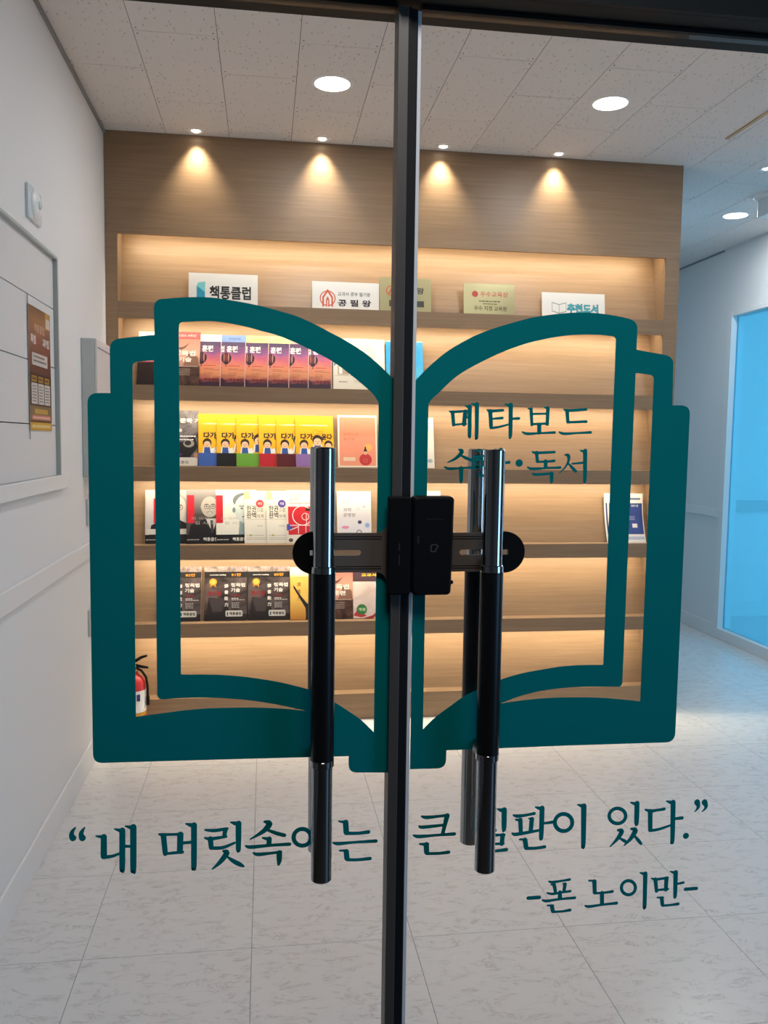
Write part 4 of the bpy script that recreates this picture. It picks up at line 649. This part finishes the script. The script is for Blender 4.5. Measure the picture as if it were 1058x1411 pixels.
book('book', 'salmon pink book with a white border and a red robed figure', 'book', 0.456, 0.196, 0.268, 2, srgb('efe6d8'),
     [('r', 0.04, 0.03, 0.97, 0.96, grad('salmon_cover', 0.268, [(0, srgb('f0a080')), (0.5, SAL), (1, srgb('e88a70'))])), ('t', '과학노트', 0.14, 0.60, 0.40, 0.06, srgb('b8604c')), ('t', '필기왕', 0.14, 0.51, 0.30, 0.06, srgb('b8604c')), ('l', 0.6, 0.86, 0.85, 0.012, srgb('d07a64')),
      ('r', 0.14, 0.12, 0.44, 0.19, srgb('f2d0b8')), ('e', 0.78, 0.38, 0.10, 0.07, srgb('f0b060')), ('e', 0.70, 0.15, 0.16, 0.115, srgb('c83c3c')), ('e', 0.70, 0.28, 0.05, 0.04, srgb('e8b090')), ('p', [(0.65, 0.305), (0.75, 0.305), (0.72, 0.36), (0.68, 0.36)], srgb('302020')), ('e', 0.70, 0.37, 0.02, 0.03, srgb('302020')), ('o', 0.70, 0.13, 0.05, 0.042, srgb('e89080'))])
book('book', 'plain white book right of the door stile on the third shelf', 'book', 0.751, 0.188, 0.262, 2, srgb('ece6da'), [('l', 0.3, 0.6, 0.85, 0.02, srgb('c8c0b8')), ('e', 0.88, 0.14, 0.07, 0.04, srgb('a0b4c0'))])

# --- fourth shelf
RB = srgb('c81e30')
def suit(u, s, shirt=True, dark=srgb('1a181a')):
    it = [('p', [(u-0.55*s, 0.16), (u-0.5*s, 0.34), (u-0.16*s, 0.46), (u+0.16*s, 0.46), (u+0.5*s, 0.34), (u+0.55*s, 0.16)], dark)]
    return it+[('p', [(u-0.14*s, 0.46), (u+0.14*s, 0.46), (u+0.02*s, 0.20)], srgb('d0ccc8')), ('p', [(u-0.03*s, 0.43), (u+0.03*s, 0.43), (u+0.05*s, 0.22), (u, 0.18), (u-0.02*s, 0.22)], srgb('3a363a'))]
def face(u, v, r, skin, hair=None, glasses=True):
    d = tuple(c*0.22 for c in skin); md = tuple(c*0.6 for c in skin)
    it = ([('e', u, v+0.25*r, r*1.08, r*0.80, hair)] if hair else [])+[('e', u-1.0*r, v, 0.12*r, 0.14*r, md), ('e', u+1.0*r, v, 0.12*r, 0.14*r, md), ('e', u, v, r, 0.92*r, skin), ('e', u, v-0.30*r, 0.85*r, 0.62*r, skin)]
    it += [('r', u-0.6*r, v+0.16*r, u-0.15*r, v+0.22*r, d), ('r', u+0.15*r, v+0.16*r, u+0.6*r, v+0.22*r, d), ('e', u-0.36*r, v+0.04*r, 0.12*r, 0.06*r, d), ('e', u+0.36*r, v+0.04*r, 0.12*r, 0.06*r, d), ('p', [(u-0.04*r, v+0.05*r), (u+0.10*r, v-0.28*r), (u-0.14*r, v-0.28*r)], md), ('e', u, v-0.50*r, 0.34*r, 0.07*r, d), ('e', u, v-0.52*r, 0.24*r, 0.03*r, (0.7, 0.68, 0.66))]
    if glasses: it += [('o', u-0.36*r, v+0.04*r, 0.30*r, 0.25*r, (0.02, 0.02, 0.02)), ('o', u+0.36*r, v+0.04*r, 0.30*r, 0.25*r, (0.02, 0.02, 0.02)), ('r', u-0.1*r, v+0.05*r, u+0.1*r, v+0.08*r, (0.02, 0.02, 0.02))]
    return it
def foot(): return [('r', 0, 0, 1, 0.165, srgb('1c191a')), ('l', 0.02, 0.065, 0.30, 0.015, (0.4, 0.4, 0.4)), ('t', '책통클럽', 0.40, 0.045, 0.34, 0.065, (0.7, 0.7, 0.7), 0.01)]
def ghost(c): return [('t', '의 의자', 0.12, 0.44, 0.42, 0.05, c), ('t', '힘 시크릿', 0.20, 0.35, 0.60, 0.06, c)]
book('book', 'pale grey cover with a man in a black suit, leftmost on the fourth shelf', 'book', -0.4765, 0.195, 0.266, 3, srgb('c4c0c4'),
     [('r', 0, 0.16, 1, 0.25, WH)]+suit(0.62, 0.95)+face(0.74, 0.66, 0.26, (0.48, 0.45, 0.43), srgb('a8a4a4'))+[('r', 0.20, 0.38, 0.36, 0.84, RB), ('r', 0, 0.17, 1, 0.27, srgb('d8d4d0'))]+foot(), yaw=4.5, th=0.006)
book('book', 'dark grey cover with a bald man in glasses and a red bar', 'book', -0.278, 0.202, 0.268, 3, srgb('4c4648'),
     [('r', 0, 0.55, 1, 1, grad('grey_studio', 0.268, [(0.5, srgb('4a4446')), (0.9, srgb('8c8688')), (1, srgb('9c9698'))]))]+suit(0.60, 1.0)+face(0.56, 0.68, 0.21, (0.36, 0.33, 0.315))+[('r', 0.02, 0.38, 0.19, 0.90, RB)]+ghost((0.28, 0.26, 0.26))+foot(), yaw=4.5, th=0.006)
book('book', 'white cover with the pale blue face of a man and a red bar', 'book', -0.1375, 0.197, 0.268, 3, srgb('e4e2dc'),
     [('p', [(0.55, 0.165), (0.98, 0.165), (0.98, 0.45), (0.58, 0.45)], srgb('8aa0a8')), ('e', 0.72, 0.80, 0.31, 0.15, srgb('6c7478'))]+face(0.74, 0.64, 0.29, (0.44, 0.50, 0.52), None, False)+[('e', 0.44, 0.62, 0.04, 0.05, srgb('6f8890')), ('r', 0, 0.38, 0.17, 0.90, RB)]+ghost((0.30, 0.30, 0.30))+[('r', 0.999, 0, 1, 0.01, WH)]+foot(), yaw=4.5, th=0.006)
def whole(badge, g):
    return [('p', [(0, 0.84), (0.18, 0.84), (0.12, 1), (0, 1)], srgb('f0d890')), ('t', '한권', 0.06, 0.60, 0.25, 0.12, BKc, 0.015), ('t', '으로', 0.33, 0.60, 0.17, 0.07, BKc), ('t', '완벽', 0.06, 0.475, 0.25, 0.12, BKc, 0.015), ('t', '하게', 0.33, 0.48, 0.17, 0.07, BKc),
            ('e', 0.41, 0.755, 0.105, 0.076, badge), ('t', '개정', 0.355, 0.73, 0.11, 0.05, WH, 0.01), ('r', 0.05, 0.45, 0.90, 0.455, (0.2, 0.2, 0.2)), ('t', '수학편' if g else '국어편', 0.32, 0.315, 0.15, 0.03, srgb('707070')), ('e', 0.16, 0.155, 0.04, 0.02, srgb('c8c860')),
            ('l', 0.05, 0.145, 0.5, 0.008, srgb('909090')), ('l', 0.05, 0.10, 0.95, 0.008, srgb('909090')), ('l', 0.05, 0.07, 0.9, 0.008, srgb('909090'))]
book('book', 'cream workbook with a red round badge on the fourth shelf', 'book', -0.0055, 0.187, 0.264, 3, srgb('e6e2da'), whole(srgb('d8404c'), 0), yaw=4.5, th=0.006)
book('book', 'cream workbook with a purple round badge on the fourth shelf', 'book', 0.103, 0.186, 0.264, 3, srgb('e6e2da'), whole(srgb('54429a'), 1), yaw=4.5, th=0.006)
RR = srgb('d02836')
book('book', 'white book with a red square of white line drawing, left of the pull handle', 'book', 0.2015, 0.186, 0.268, 3, srgb('e8e4dc'),
     [('t', '지 말로', 0.08, 0.87, 0.36, 0.06, BKc), ('t', '소란 :', 0.08, 0.795, 0.34, 0.06, BKc), ('l', 0.08, 0.745, 0.78, 0.02, srgb('b09090')), ('r', 0.04, 0.16, 0.96, 0.69, RR), ('p', [(0, 0.24), (0.16, 0.26), (0.12, 0.36), (0, 0.36)], srgb('4a50a8')),
      ('o', 0.42, 0.52, 0.27, 0.25, WH), ('o', 0.50, 0.50, 0.10, 0.085, WH), ('r', 0.52, 0.36, 0.535, 0.56, WH), ('p', [(0.52, 0.66), (0.80, 0.64), (0.90, 0.50), (0.86, 0.40), (0.78, 0.40), (0.80, 0.50), (0.70, 0.60), (0.5, 0.61)], srgb('221c20')), ('o', 0.82, 0.40, 0.09, 0.02, srgb('221c20')),
      ('r', 0.08, 0.33, 0.80, 0.342, WH), ('r', 0.30, 0.18, 0.315, 0.33, WH), ('r', 0.50, 0.18, 0.515, 0.33, WH), ('r', 0.70, 0.18, 0.715, 0.33, WH), ('p', [(0.08, 0.24), (0.30, 0.30), (0.30, 0.315), (0.08, 0.255)], WH), ('e', 0.10, 0.06, 0.06, 0.035, srgb('5a5250'))], yaw=4.5, th=0.006)
book('book', 'pale lavender book with small coloured doodles, right of the left pull handle', 'book', 0.444, 0.172, 0.264, 3, srgb('dcdae0'),
     [('r', 0.05, 0.05, 0.95, 0.95, srgb('d6d4de')), ('l', 0.14, 0.82, 0.42, 0.012, srgb('a0a0a8')), ('l', 0.14, 0.77, 0.36, 0.012, srgb('a0a0a8')), ('l', 0.72, 0.86, 0.9, 0.015, srgb('a0a0a8')), ('t', '과학', 0.18, 0.60, 0.24, 0.075, srgb('38384a')), ('t', '공명왕', 0.18, 0.50, 0.36, 0.075, srgb('38384a')),
      ('e', 0.62, 0.66, 0.06, 0.03, srgb('c8c4d8')), ('e', 0.24, 0.30, 0.11, 0.03, srgb('e090b0')), ('e', 0.66, 0.40, 0.06, 0.035, srgb('40405a')), ('e', 0.88, 0.34, 0.07, 0.045, srgb('90a8d8')), ('o', 0.64, 0.20, 0.08, 0.06, srgb('40405a')), ('e', 0.3, 0.16, 0.07, 0.02, srgb('b0c8a0')), ('e', 0.80, 0.70, 0.04, 0.02, srgb('e0a8b8'))])
book('book', 'plain white leaflet showing above the black lock', 'leaflet', 0.7985, 0.183, 0.268, 3, srgb('ebe6e0'), [('l', 0.2, 0.7, 0.8, 0.02, srgb('c8c0b8'))], th=0.003)
def leaflet(x, yaw, fwd, label):
    w, L = 0.172, 0.262; n = 9
    o = tag(empty('leaflet', (x, D+0.034-fwd, BT[3]+0.001), (0, 0, math.radians(yaw))), label, 'leaflet', 'blue and white leaflets leaning at the right end')
    def cy(v): return 0.066*(1-(1-v)**1.8)
    def grid(u0, u1, v0, v1, d, m, k=n):
        vs = []; fs = []
        for i in range(k+1):
            v = v0+(v1-v0)*i/k
            for u in (u0, u1): vs.append(((u-0.5)*w, cy(v)-d, v*L*0.965))
        return MB().add(vs, [(2*i, 2*i+1, 2*i+3, 2*i+2) for i in range(k)], m)
    sh = grid(0, 1, 0, 1, 0.0, flat(WH)); b = grid(0, 1, 0, 1, -0.0016, flat(WH)); sh.add(b.v, b.f, flat(WH))
    for a, c in ((0, 1), (2*n, 2*n+1)): sh.add([sh.v[a], sh.v[c], b.v[c], b.v[a]], [(0, 1, 2, 3)], flat(WH))
    for s in (0, 1):
        for i in range(n): sh.add([sh.v[2*i+s], sh.v[2*i+2+s], b.v[2*i+2+s], b.v[2*i+s]], [(0, 1, 2, 3)], flat(WH))
    sh.build('sheet', o)
    BL = flat(srgb('3a4f96')); g = grid(0.05, 0.97, 0.17, 0.80, 0.0006, BL)
    q = grid(0.62, 0.78, 0.30, 0.38, 0.0012, flat(WH), 1); q.build('cover_mark', o, fixn=False); q = grid(0.05, 0.97, 0.06, 0.12, 0.0006, flat(srgb('b8c4dc')), 2); q.build('bottom_strip', o, fixn=False)
    g.build('cover_print', o, fixn=False)
    t = MB(); tt = MB(); text(tt, '안내', (0.62-0.5)*w, 0.70*L, 0.22*w, 0.04*L, flat(WH), 0, 0.02)
    for (vx, vy, vz) in tt.v: t.v.append((vx, cy(vz/L/0.965)-0.0012, vz))
    t.f, t.mi, t.sm, t.mats = tt.f, tt.mi, tt.sm, tt.mats
    for v in (0.52, 0.49, 0.46): q = grid(0.5, 0.72, v, v+0.01, 0.0012, flat(srgb('b8c4e0')), 1); t.add(q.v, q.f, flat(srgb('b8c4e0')))
    q = grid(0.6, 0.92, 0.87, 0.91, 0.0008, flat(srgb('6a78a8')), 1); t.add(q.v, q.f, flat(srgb('6a78a8')))
    tag(t.build('small_print', o, fixn=False), kind='stuff')
leaflet(1.855, 0, -0.012, 'rearmost blue and white leaflet of the three at the right end'); leaflet(1.870, 0, -0.006, 'middle blue and white leaflet of the three at the right end'); leaflet(1.892, 0, 0.0, 'front blue and white curved leaflet at the right end of the fourth shelf')

# --- fifth shelf
def dark_cover(num):
    GO = srgb('f0a02a')
    it = [('r', 0, 0.12, 1, 0.80, photo('smoke_photo', srgb('2a2426'), srgb('6a5c5e'), 10)), ('r', 0, 0.90, 1, 1, photo('pale_smoke', srgb('7a6a6a'), srgb('b8a8a4'), 20)), ('r', 0, 0.79, 1, 0.90, srgb('262022'))]
    it += [('p', [(0.05, 0.12), (0.6, 0.12), (0.5, 0.40), (0.1, 0.42)], srgb('2c2628')), ('p', [(0.1, 0.40), (0.5, 0.42), (0.42, 0.16), (0.2, 0.16)], srgb('4a4244')), ('t', 'concrete reading', 0.12, 0.825, 0.38, 0.03, WH, 0.02), ('t', num, 0.63, 0.815, 0.23, 0.055, GO, 0.02)]
    it += [('p', [(0.13, 0.60), (0.20, 0.66), (0.27, 0.60), (0.26, 0.74), (0.14, 0.74)], srgb('c88a20')), ('e', 0.20, 0.71, 0.09, 0.065, srgb('e0a838')), ('e', 0.20, 0.71, 0.06, 0.043, srgb('f0c860')), ('t', '정독법', 0.62, 0.615, 0.34, 0.075, WH, 0.035), ('t', '기술', 0.62, 0.52, 0.22, 0.075, WH, 0.035), ('t', '한국형', 0.08, 0.45, 0.32, 0.09, srgb('a02028'), 0.02)]
    it += [('t', c, 0.47, 0.60-0.115*i, 0.09, 0.07, (0.75, 0.73, 0.72), 0.02) for i, c in enumerate('讀書能力')]
    it += [('l', 0.64, 0.45, 0.84, 0.018, srgb('a02028')), ('l', 0.64, 0.395, 0.82, 0.015, (0.6, 0.6, 0.6)), ('l', 0.64, 0.37, 0.96, 0.012, (0.5, 0.5, 0.5))]+[('l', 0.64, 0.315-0.028*i, 0.82, 0.01, (0.45, 0.45, 0.45)) for i in range(4)]
    return it+[('p', [(0.50, 0.085), (0.52, 0.07), (0.88, 0.07), (0.90, 0.085), (0.90, 0.165), (0.88, 0.18), (0.52, 0.18), (0.50, 0.165)], srgb('d8d6d2')), ('p', [(0.53, 0.09), (0.56, 0.085), (0.56, 0.155), (0.53, 0.15)], srgb('2a5a6a')), ('t', '책통클럽', 0.59, 0.095, 0.28, 0.055, srgb('2a2828'), 0.03)]
for x, n, lab in ((-0.4165, '82만', 'leftmost'), (-0.193, '91만', 'middle'), (0.0185, '85만', 'rightmost')):
    book('book', 'dark book with a gold medal on the fifth shelf, %s of three' % lab, 'book', x, 0.207, 0.268, 4, srgb('2a2426'), dark_cover(n), group='dark books with gold medals', side=WH, th=0.010)
def arms():
    S = srgb('2a2220')
    return [('p', [(0.46, 0.0), (0.50, 0.30), (0.30, 0.46), (0.14, 0.62), (0.09, 0.66), (0.10, 0.60), (0.28, 0.40), (0.44, 0.22)], S), ('p', [(0.44, 0), (0.50, 0.30), (0.62, 0.36), (0.86, 0.34), (0.98, 0.25), (1.0, 0.0)], S), ('e', 0.74, 0.45, 0.10, 0.075, S), ('p', [(0.68, 0.34), (0.82, 0.34), (0.80, 0.42), (0.70, 0.42)], S)]
book('book', 'golden yellow book with a black silhouette raising an arm', 'book', 0.211, 0.172, 0.264, 4, grad('gold_cover', 0.264, [(0, srgb('c8883c')), (0.15, srgb('d8a04a')), (0.4, srgb('f0c468')), (0.8, srgb('ecbc60')), (0.86, srgb('f4e6c8')), (1, srgb('f6ecd8'))]),
     [('l', 0.1, 0.80, 0.7, 0.012, srgb('c8a868'))]+[('t', c, 0.20, 0.63-0.135*i, 0.11, 0.08, srgb('5a4020')) for i, c in enumerate('讀書力')]+arms(), fwd=0.009)
book('book', 'pink and brown photo book right of the left pull handle on the fifth shelf', 'book', 0.356, 0.172, 0.268, 4, PB, photo_cover(False))
book('book', 'pale book with a red ribbon and green badge on the fifth shelf', 'book', 0.5405, 0.197, 0.266, 4, srgb('d8c8c4'),
     [('r', 0, 0.08, 1, 0.72, photo('pale_pink_photo', srgb('cdb8b4'), srgb('e2d4d0'), 8)), ('r', 0, 0.70, 1, 1, srgb('4a3440')), ('t', '교과서 공략', 0.22, 0.795, 0.72, 0.06, srgb('f0d030'), 0.03), ('p', [(0, 0.02), (0.25, 0.0), (0.5, 0.06), (0.8, 0.24), (1, 0.32), (1, 0.26), (0.8, 0.16), (0.5, 0.0), (0.25, -0.0), (0, 0.0)], srgb('a03038')), ('p', [(0, 0.06), (0.1, 0.16), (0.35, 0.05), (0.2, 0.02)], srgb('b83c42')), ('p', [(0.6, 0.5), (0.9, 0.52), (1, 0.56), (1, 0.52)], srgb('c88a88')),
      ('e', 0.22, 0.17, 0.135, 0.10, srgb('3a7a46')), ('t', '개정', 0.13, 0.14, 0.18, 0.06, srgb('d8e8c0'), 0.02)])

# ------------------------------------------------------------------ things on the left wall
wb = tag(empty('wall_board', (XL-0.04, 2.4, RZ0)), 'white recessed board of horizontal panels on the left wall', 'board')
WB = (XL-0.04, 2.4, RZ0)
zs = [RZ0, 1.439, 1.644, 1.852, RZ1]
for a, c in zip(zs[:-1], zs[1:]): at(MB().box(XL-0.0398, XL-0.016, RY0+0.001, RY1-0.001, a+0.0016, c-0.0016, BOARD, 0.001).build('panel', wb), WB)
sl = MB().box(XL+0.0002, XL+0.020, RY0-0.03, RY1+0.012, RZ0-0.045, RZ0+0.004, TRIM, 0.003); at(sl.build('sill', wb), WB)
ed = mat('grey_edge', (0.42, 0.46, 0.45), 0.5)
at(MB().box(XL-0.0158, XL-0.0005, RY1-0.010, RY1-0.0005, RZ0+0.005, RZ1-0.001, ed).build('edge_strip', wb), WB)
at(MB().box(XL-0.0158, XL-0.0005, RY0+0.001, RY1-0.0105, RZ1-0.008, RZ1-0.0005, ed).build('edge_strip', wb), WB)
# poster: built in its own plane (x along the wall towards the bookcase), turned to face the room
def poster():
    w, h = 0.279, 0.402
    o = tag(empty('poster', (XL-0.0135, 3.001, 1.419), (0, 0, PI/2)), 'brown and gold poster with three white columns on the left wall board', 'poster')
    MB().box(-w/2, w/2, 0.0003, 0.0015, 0, h, flat(srgb('5a3226'))).build('paper', o)
    it = [('r', 0, 0.42, 1, 1, grad('poster_top', h, [(0.42, srgb('3a2320')), (0.55, srgb('6a3428')), (0.75, srgb('7a4a34')), (0.9, srgb('9a6a40')), (1.0, srgb('6a4a34'))], 0.1)), ('r', 0.76, 0.86, 0.97, 1.0, srgb('c89a4a')), ('r', 0.80, 0.87, 0.98, 0.95, srgb('e0d8c8')),
          ('t', '책통클럽', 0.26, 0.80, 0.46, 0.07, srgb('c8a890'), 0.02), ('t', '특별', 0.10, 0.70, 0.22, 0.075, WH, 0.03), ('t', '과정', 0.62, 0.70, 0.32, 0.075, WH, 0.03), ('e', 0.36, 0.73, 0.02, 0.02, srgb('c03030')), ('r', 0.14, 0.53, 0.84, 0.63, srgb('d8d4d0')), ('l', 0.20, 0.595, 0.7, 0.014, srgb('605858')), ('l', 0.20, 0.56, 0.78, 0.014, srgb('605858')),
          ('r', 0, 0.20, 1, 0.46, srgb('2a1c1a'))]
    for i in range(3):
        u = 0.10+0.29*i; it += [('r', u, 0.395, u+0.22, 0.445, srgb('b08a3c')), ('l', u+0.03, 0.41, u+0.18, 0.02, srgb('5a3a1a')), ('r', u-0.01, 0.215, u+0.25, 0.385, srgb('dcd8d6'))]
        it += [('l', u+0.03, 0.355-0.024*k, u+0.2, 0.009, srgb('606060')) for k in range(6)]
    it += [('r', 0, 0.08, 1, 0.20, srgb('7a6a50')), ('r', 0.2, 0.135, 0.8, 0.175, srgb('c8a04a')), ('r', 0.08, 0.085, 0.94, 0.125, srgb('c87a70')), ('l', 0.12, 0.095, 0.9, 0.018, srgb('f0c8c0')), ('r', 0, 0, 1, 0.065, srgb('d8a838')), ('l', 0.08, 0.02, 0.9, 0.025, srgb('f4e0a0'))]
    print_on(o, it, w, h, 'poster')
    MB().box(-w/2-0.006, -w/2-0.003, -0.002, 0.0, -0.03, h+0.03, mat('grey_cornice')).build('holder_edge', o)
poster()
# square plate with a round dome
pd = tag(empty('wall_sounder', (XL, 2.885, 2.13), (0, 0, PI/2)), 'small square white plate with a round dome, high on the left wall', 'alarm')
bevel_slab(rounded(-0.078, 0.078, -0.052, 0.052, 0.008), -0.010, 0.0, mat('pale_clear_plate', (0.62, 0.70, 0.74), 0.25), 0.002).build('plate', pd)
MB().lathe((0, 0, 0), [(0, -0.024), (0.022, -0.0228), (0.040, -0.019), (0.047, -0.014), (0.050, -0.0105), (0, -0.0105)], WHITE, axis='y').build('dome', pd)
MB().lathe((0, 0, 0), [(0, -0.029), (0.010, -0.0285), (0.013, -0.026), (0.013, -0.022), (0, -0.022)], mat('pale_clear_plate'), axis='y', n=20).build('boss', pd)
# distribution box
bx = tag(empty('distribution_box', (XL+0.0005, 3.83, 1.237)), 'grey-green steel cabinet on the left wall beside the bookcase', 'electrical box')
MB().box(0, 0.050, -0.255, 0.255, 0, 0.560, GREYGREEN, 0.003).build('housing', bx)
MB().box(0.0505, 0.062, -0.253, 0.253, 0.002, 0.558, mat('pink_lit_steel', (0.66, 0.64, 0.63), 0.45), 0.003).build('lid', bx)  # pinkish light on the side towards the room is put into the lid colour
MB().box(0.0620, 0.0634, -0.24, 0.24, 0.522, 0.526, mat('grey_cornice')).build('lid_seam', bx)
for z0, z1, lab, k in ((1.031, 1.142, 'slim switch plate on the left wall above the chair rail', 'switch_plate'), (0.562, 0.675, 'slim socket plate on the left wall below the chair rail', 'socket_plate')):
    s = tag(empty(k, (XL+0.0005, 3.66, z0)), lab, 'switch' if k[1] == 'w' else 'socket')
    MB().box(0, 0.010, -0.036, 0.036, 0, z1-z0, GREYGREEN, 0.002).build('plate', s)
    if k[1] == 'w': MB().box(0.0101, 0.013, -0.016, 0.016, 0.028, z1-z0-0.028, WHITE, 0.001).build('rocker', s)
    else: MB().cyl((0, 0, 0.056), 0.020, 0.0101, 0.0125, WHITE, axis='x', n=24).build('socket_face', s)

# ------------------------------------------------------------------ fire extinguisher
fe = tag(empty('fire_extinguisher', (-0.612, 4.035, 0)), 'red fire extinguisher with a white label standing at the left foot of the bookcase', 'fire extinguisher')
MB().lathe((0, 0, 0), [(0, 0.002), (0.050, 0.002), (0.054, 0.010), (0.054, 0.235), (0.050, 0.258), (0.036, 0.278), (0.020, 0.288), (0.018, 0.300), (0, 0.300)], RED).build('cylinder', fe)
MB().lathe((0, 0, 0), [(0.0543, 0.105), (0.0546, 0.105), (0.0546, 0.215), (0.0543, 0.215)], flat((0.78, 0.78, 0.76))).lathe((0, 0, 0), [(0.0544, 0.095), (0.0548, 0.095), (0.0548, 0.112), (0.0544, 0.112)], flat(srgb('d8a030'))).box(0.020, 0.034, -0.0535, -0.045, 0.170, 0.200, flat(srgb('3a4a90'))).build('label_band', fe)
MB().cyl((0, 0, 0), 0.014, 0.300, 0.325, BRASS).box(-0.010, 0.010, -0.010, 0.010, 0.318, 0.345, CHROME2).build('valve', fe)
MB().tube([(-0.012, 0, 0.340), (0.012, 0, 0.352), (0.035, 0, 0.366), (0.062, 0, 0.374)], [0.007, 0.008, 0.007, 0.005], BLACK).build('lever', fe)
MB().tube([(-0.012, 0, 0.328), (0.012, 0, 0.326), (0.040, 0, 0.320), (0.066, 0, 0.316)], [0.007, 0.008, 0.007, 0.005], BLACK).build('carry_handle', fe)
MB().tube([(0.010, -0.006, 0.318), (0.035, -0.010, 0.305), (0.056, -0.012, 0.275), (0.063, -0.012, 0.230), (0.064, -0.012, 0.180)], 0.006, BLACK).build('hose', fe)
MB().cyl((0.064, -0.012, 0), 0.008, 0.140, 0.182, BLACK, n=16).build('nozzle', fe)

# ------------------------------------------------------------------ ceiling fittings
def downlight(x, y, label, group='round white downlights', lamp=P_DOWN):
    o = tag(empty('downlight', (x, y, ZC)), label, 'light', group)
    MB().lathe((0, 0, 0), [(0.070, -0.0035), (0.076, -0.0045), (0.083, -0.0008), (0.083, 0), (0.070, 0)], WHITE, n=48).build('trim_ring', o)
    MB().lathe((0, 0, 0), [(0, -0.0034), (0.0698, -0.0032), (0.0698, 0), (0, 0)], LENS, n=48).build('lens', o)
    area('downlight_lamp', (0, 0, -0.008), (0, 0, 0), 0.13, 0.13, lamp, C_DOWN, o, 'DISK')
downlight(0.259, 3.451, 'round lit downlight in the ceiling left of the door stile'); downlight(1.405, 3.446, 'round lit downlight in the ceiling right of the door stile'); downlight(2.835, 4.935, 'round lit downlight near the right wall, below the white ceiling box')
downlight(0.259, 2.0, 'assumed round downlight just inside the left door, above the frame of the photo', lamp=4.0); downlight(1.405, 2.0, 'assumed round downlight just inside the right door, above the frame of the photo', lamp=4.0); downlight(2.75, 2.9, 'assumed round downlight on the right, beyond the edge of the photo')  # three unseen downlights, assumed and added to light the lobby
SPOTN = ['above the left end of the bookcase', 'second from the left above the bookcase', 'just right of the door stile above the bookcase', 'rightmost of the four above the bookcase', 'at the right edge beyond the bookcase']
for (x, y), n in zip(((-0.316, 4.068), (0.261, 4.068), (0.835, 4.068), (1.406, 4.068), (2.507, 4.092)), SPOTN):
    o = tag(empty('spotlight', (x, y, ZC)), 'small recessed spotlight '+n, 'light', 'small recessed spotlights')
    MB().lathe((0, 0, 0), [(0.019, -0.001), (0.026, -0.005), (0.038, -0.003), (0.040, 0), (0.019, 0)], WHITE, n=32).build('trim_ring', o)
    MB().lathe((0, 0, 0), [(0, -0.008), (0.012, -0.006), (0.0186, -0.001), (0.0186, 0), (0, 0)], LENSW, n=24).build('bulb', o)
    l = bpy.data.lights.new('spot_lamp', 'SPOT'); l.energy = P_SPOT; l.color = C_SPOT; l.spot_size = math.radians(80); l.spot_blend = 1.0; l.shadow_soft_size = 0.02
    lo = bpy.data.objects.new('spot_lamp', l); COL.objects.link(lo); lo.parent = o; lo.location = (0, 0.014, -0.012); lo.rotation_euler = (math.radians(8), 0, 0)
sp = tag(empty('sprinkler', (0.255, 2.850, ZC)), 'small brass sprinkler head in the ceiling at the top edge', 'sprinkler')
MB().lathe((0, 0, 0), [(0, -0.004), (0.022, -0.004), (0.027, 0), (0, 0)], BRASS, n=24).build('flange', sp)
MB().cyl((0, 0, 0), 0.006, -0.030, -0.0042, CHROME2, n=12).lathe((0, 0, 0), [(0, -0.034), (0.014, -0.033), (0.014, -0.030), (0, -0.030)], BRASS, n=16).build('deflector', sp)
cb = tag(empty('ceiling_box', (2.80, 4.50, ZC)), 'white box hanging from a round ceiling base at the right edge', 'ceiling fixture')
MB().lathe((0, 0, 0), [(0, -0.022), (0.085, -0.022), (0.10, -0.012), (0.104, 0), (0, 0)], WHITE, n=40).build('round_base', cb)
MB().box(-0.055, 0.16, -0.05, 0.05, -0.118, -0.0225, WHITE, 0.004).build('box', cb)
tag(MB().box(2.078, 2.094, 3.05, 3.735, ZC-0.006, ZC-0.0002, mat('bare_wood_strip', (0.50, 0.36, 0.20), 0.6)).build('ceiling_strip'), 'narrow wooden strip on the ceiling at the right edge', 'strip')
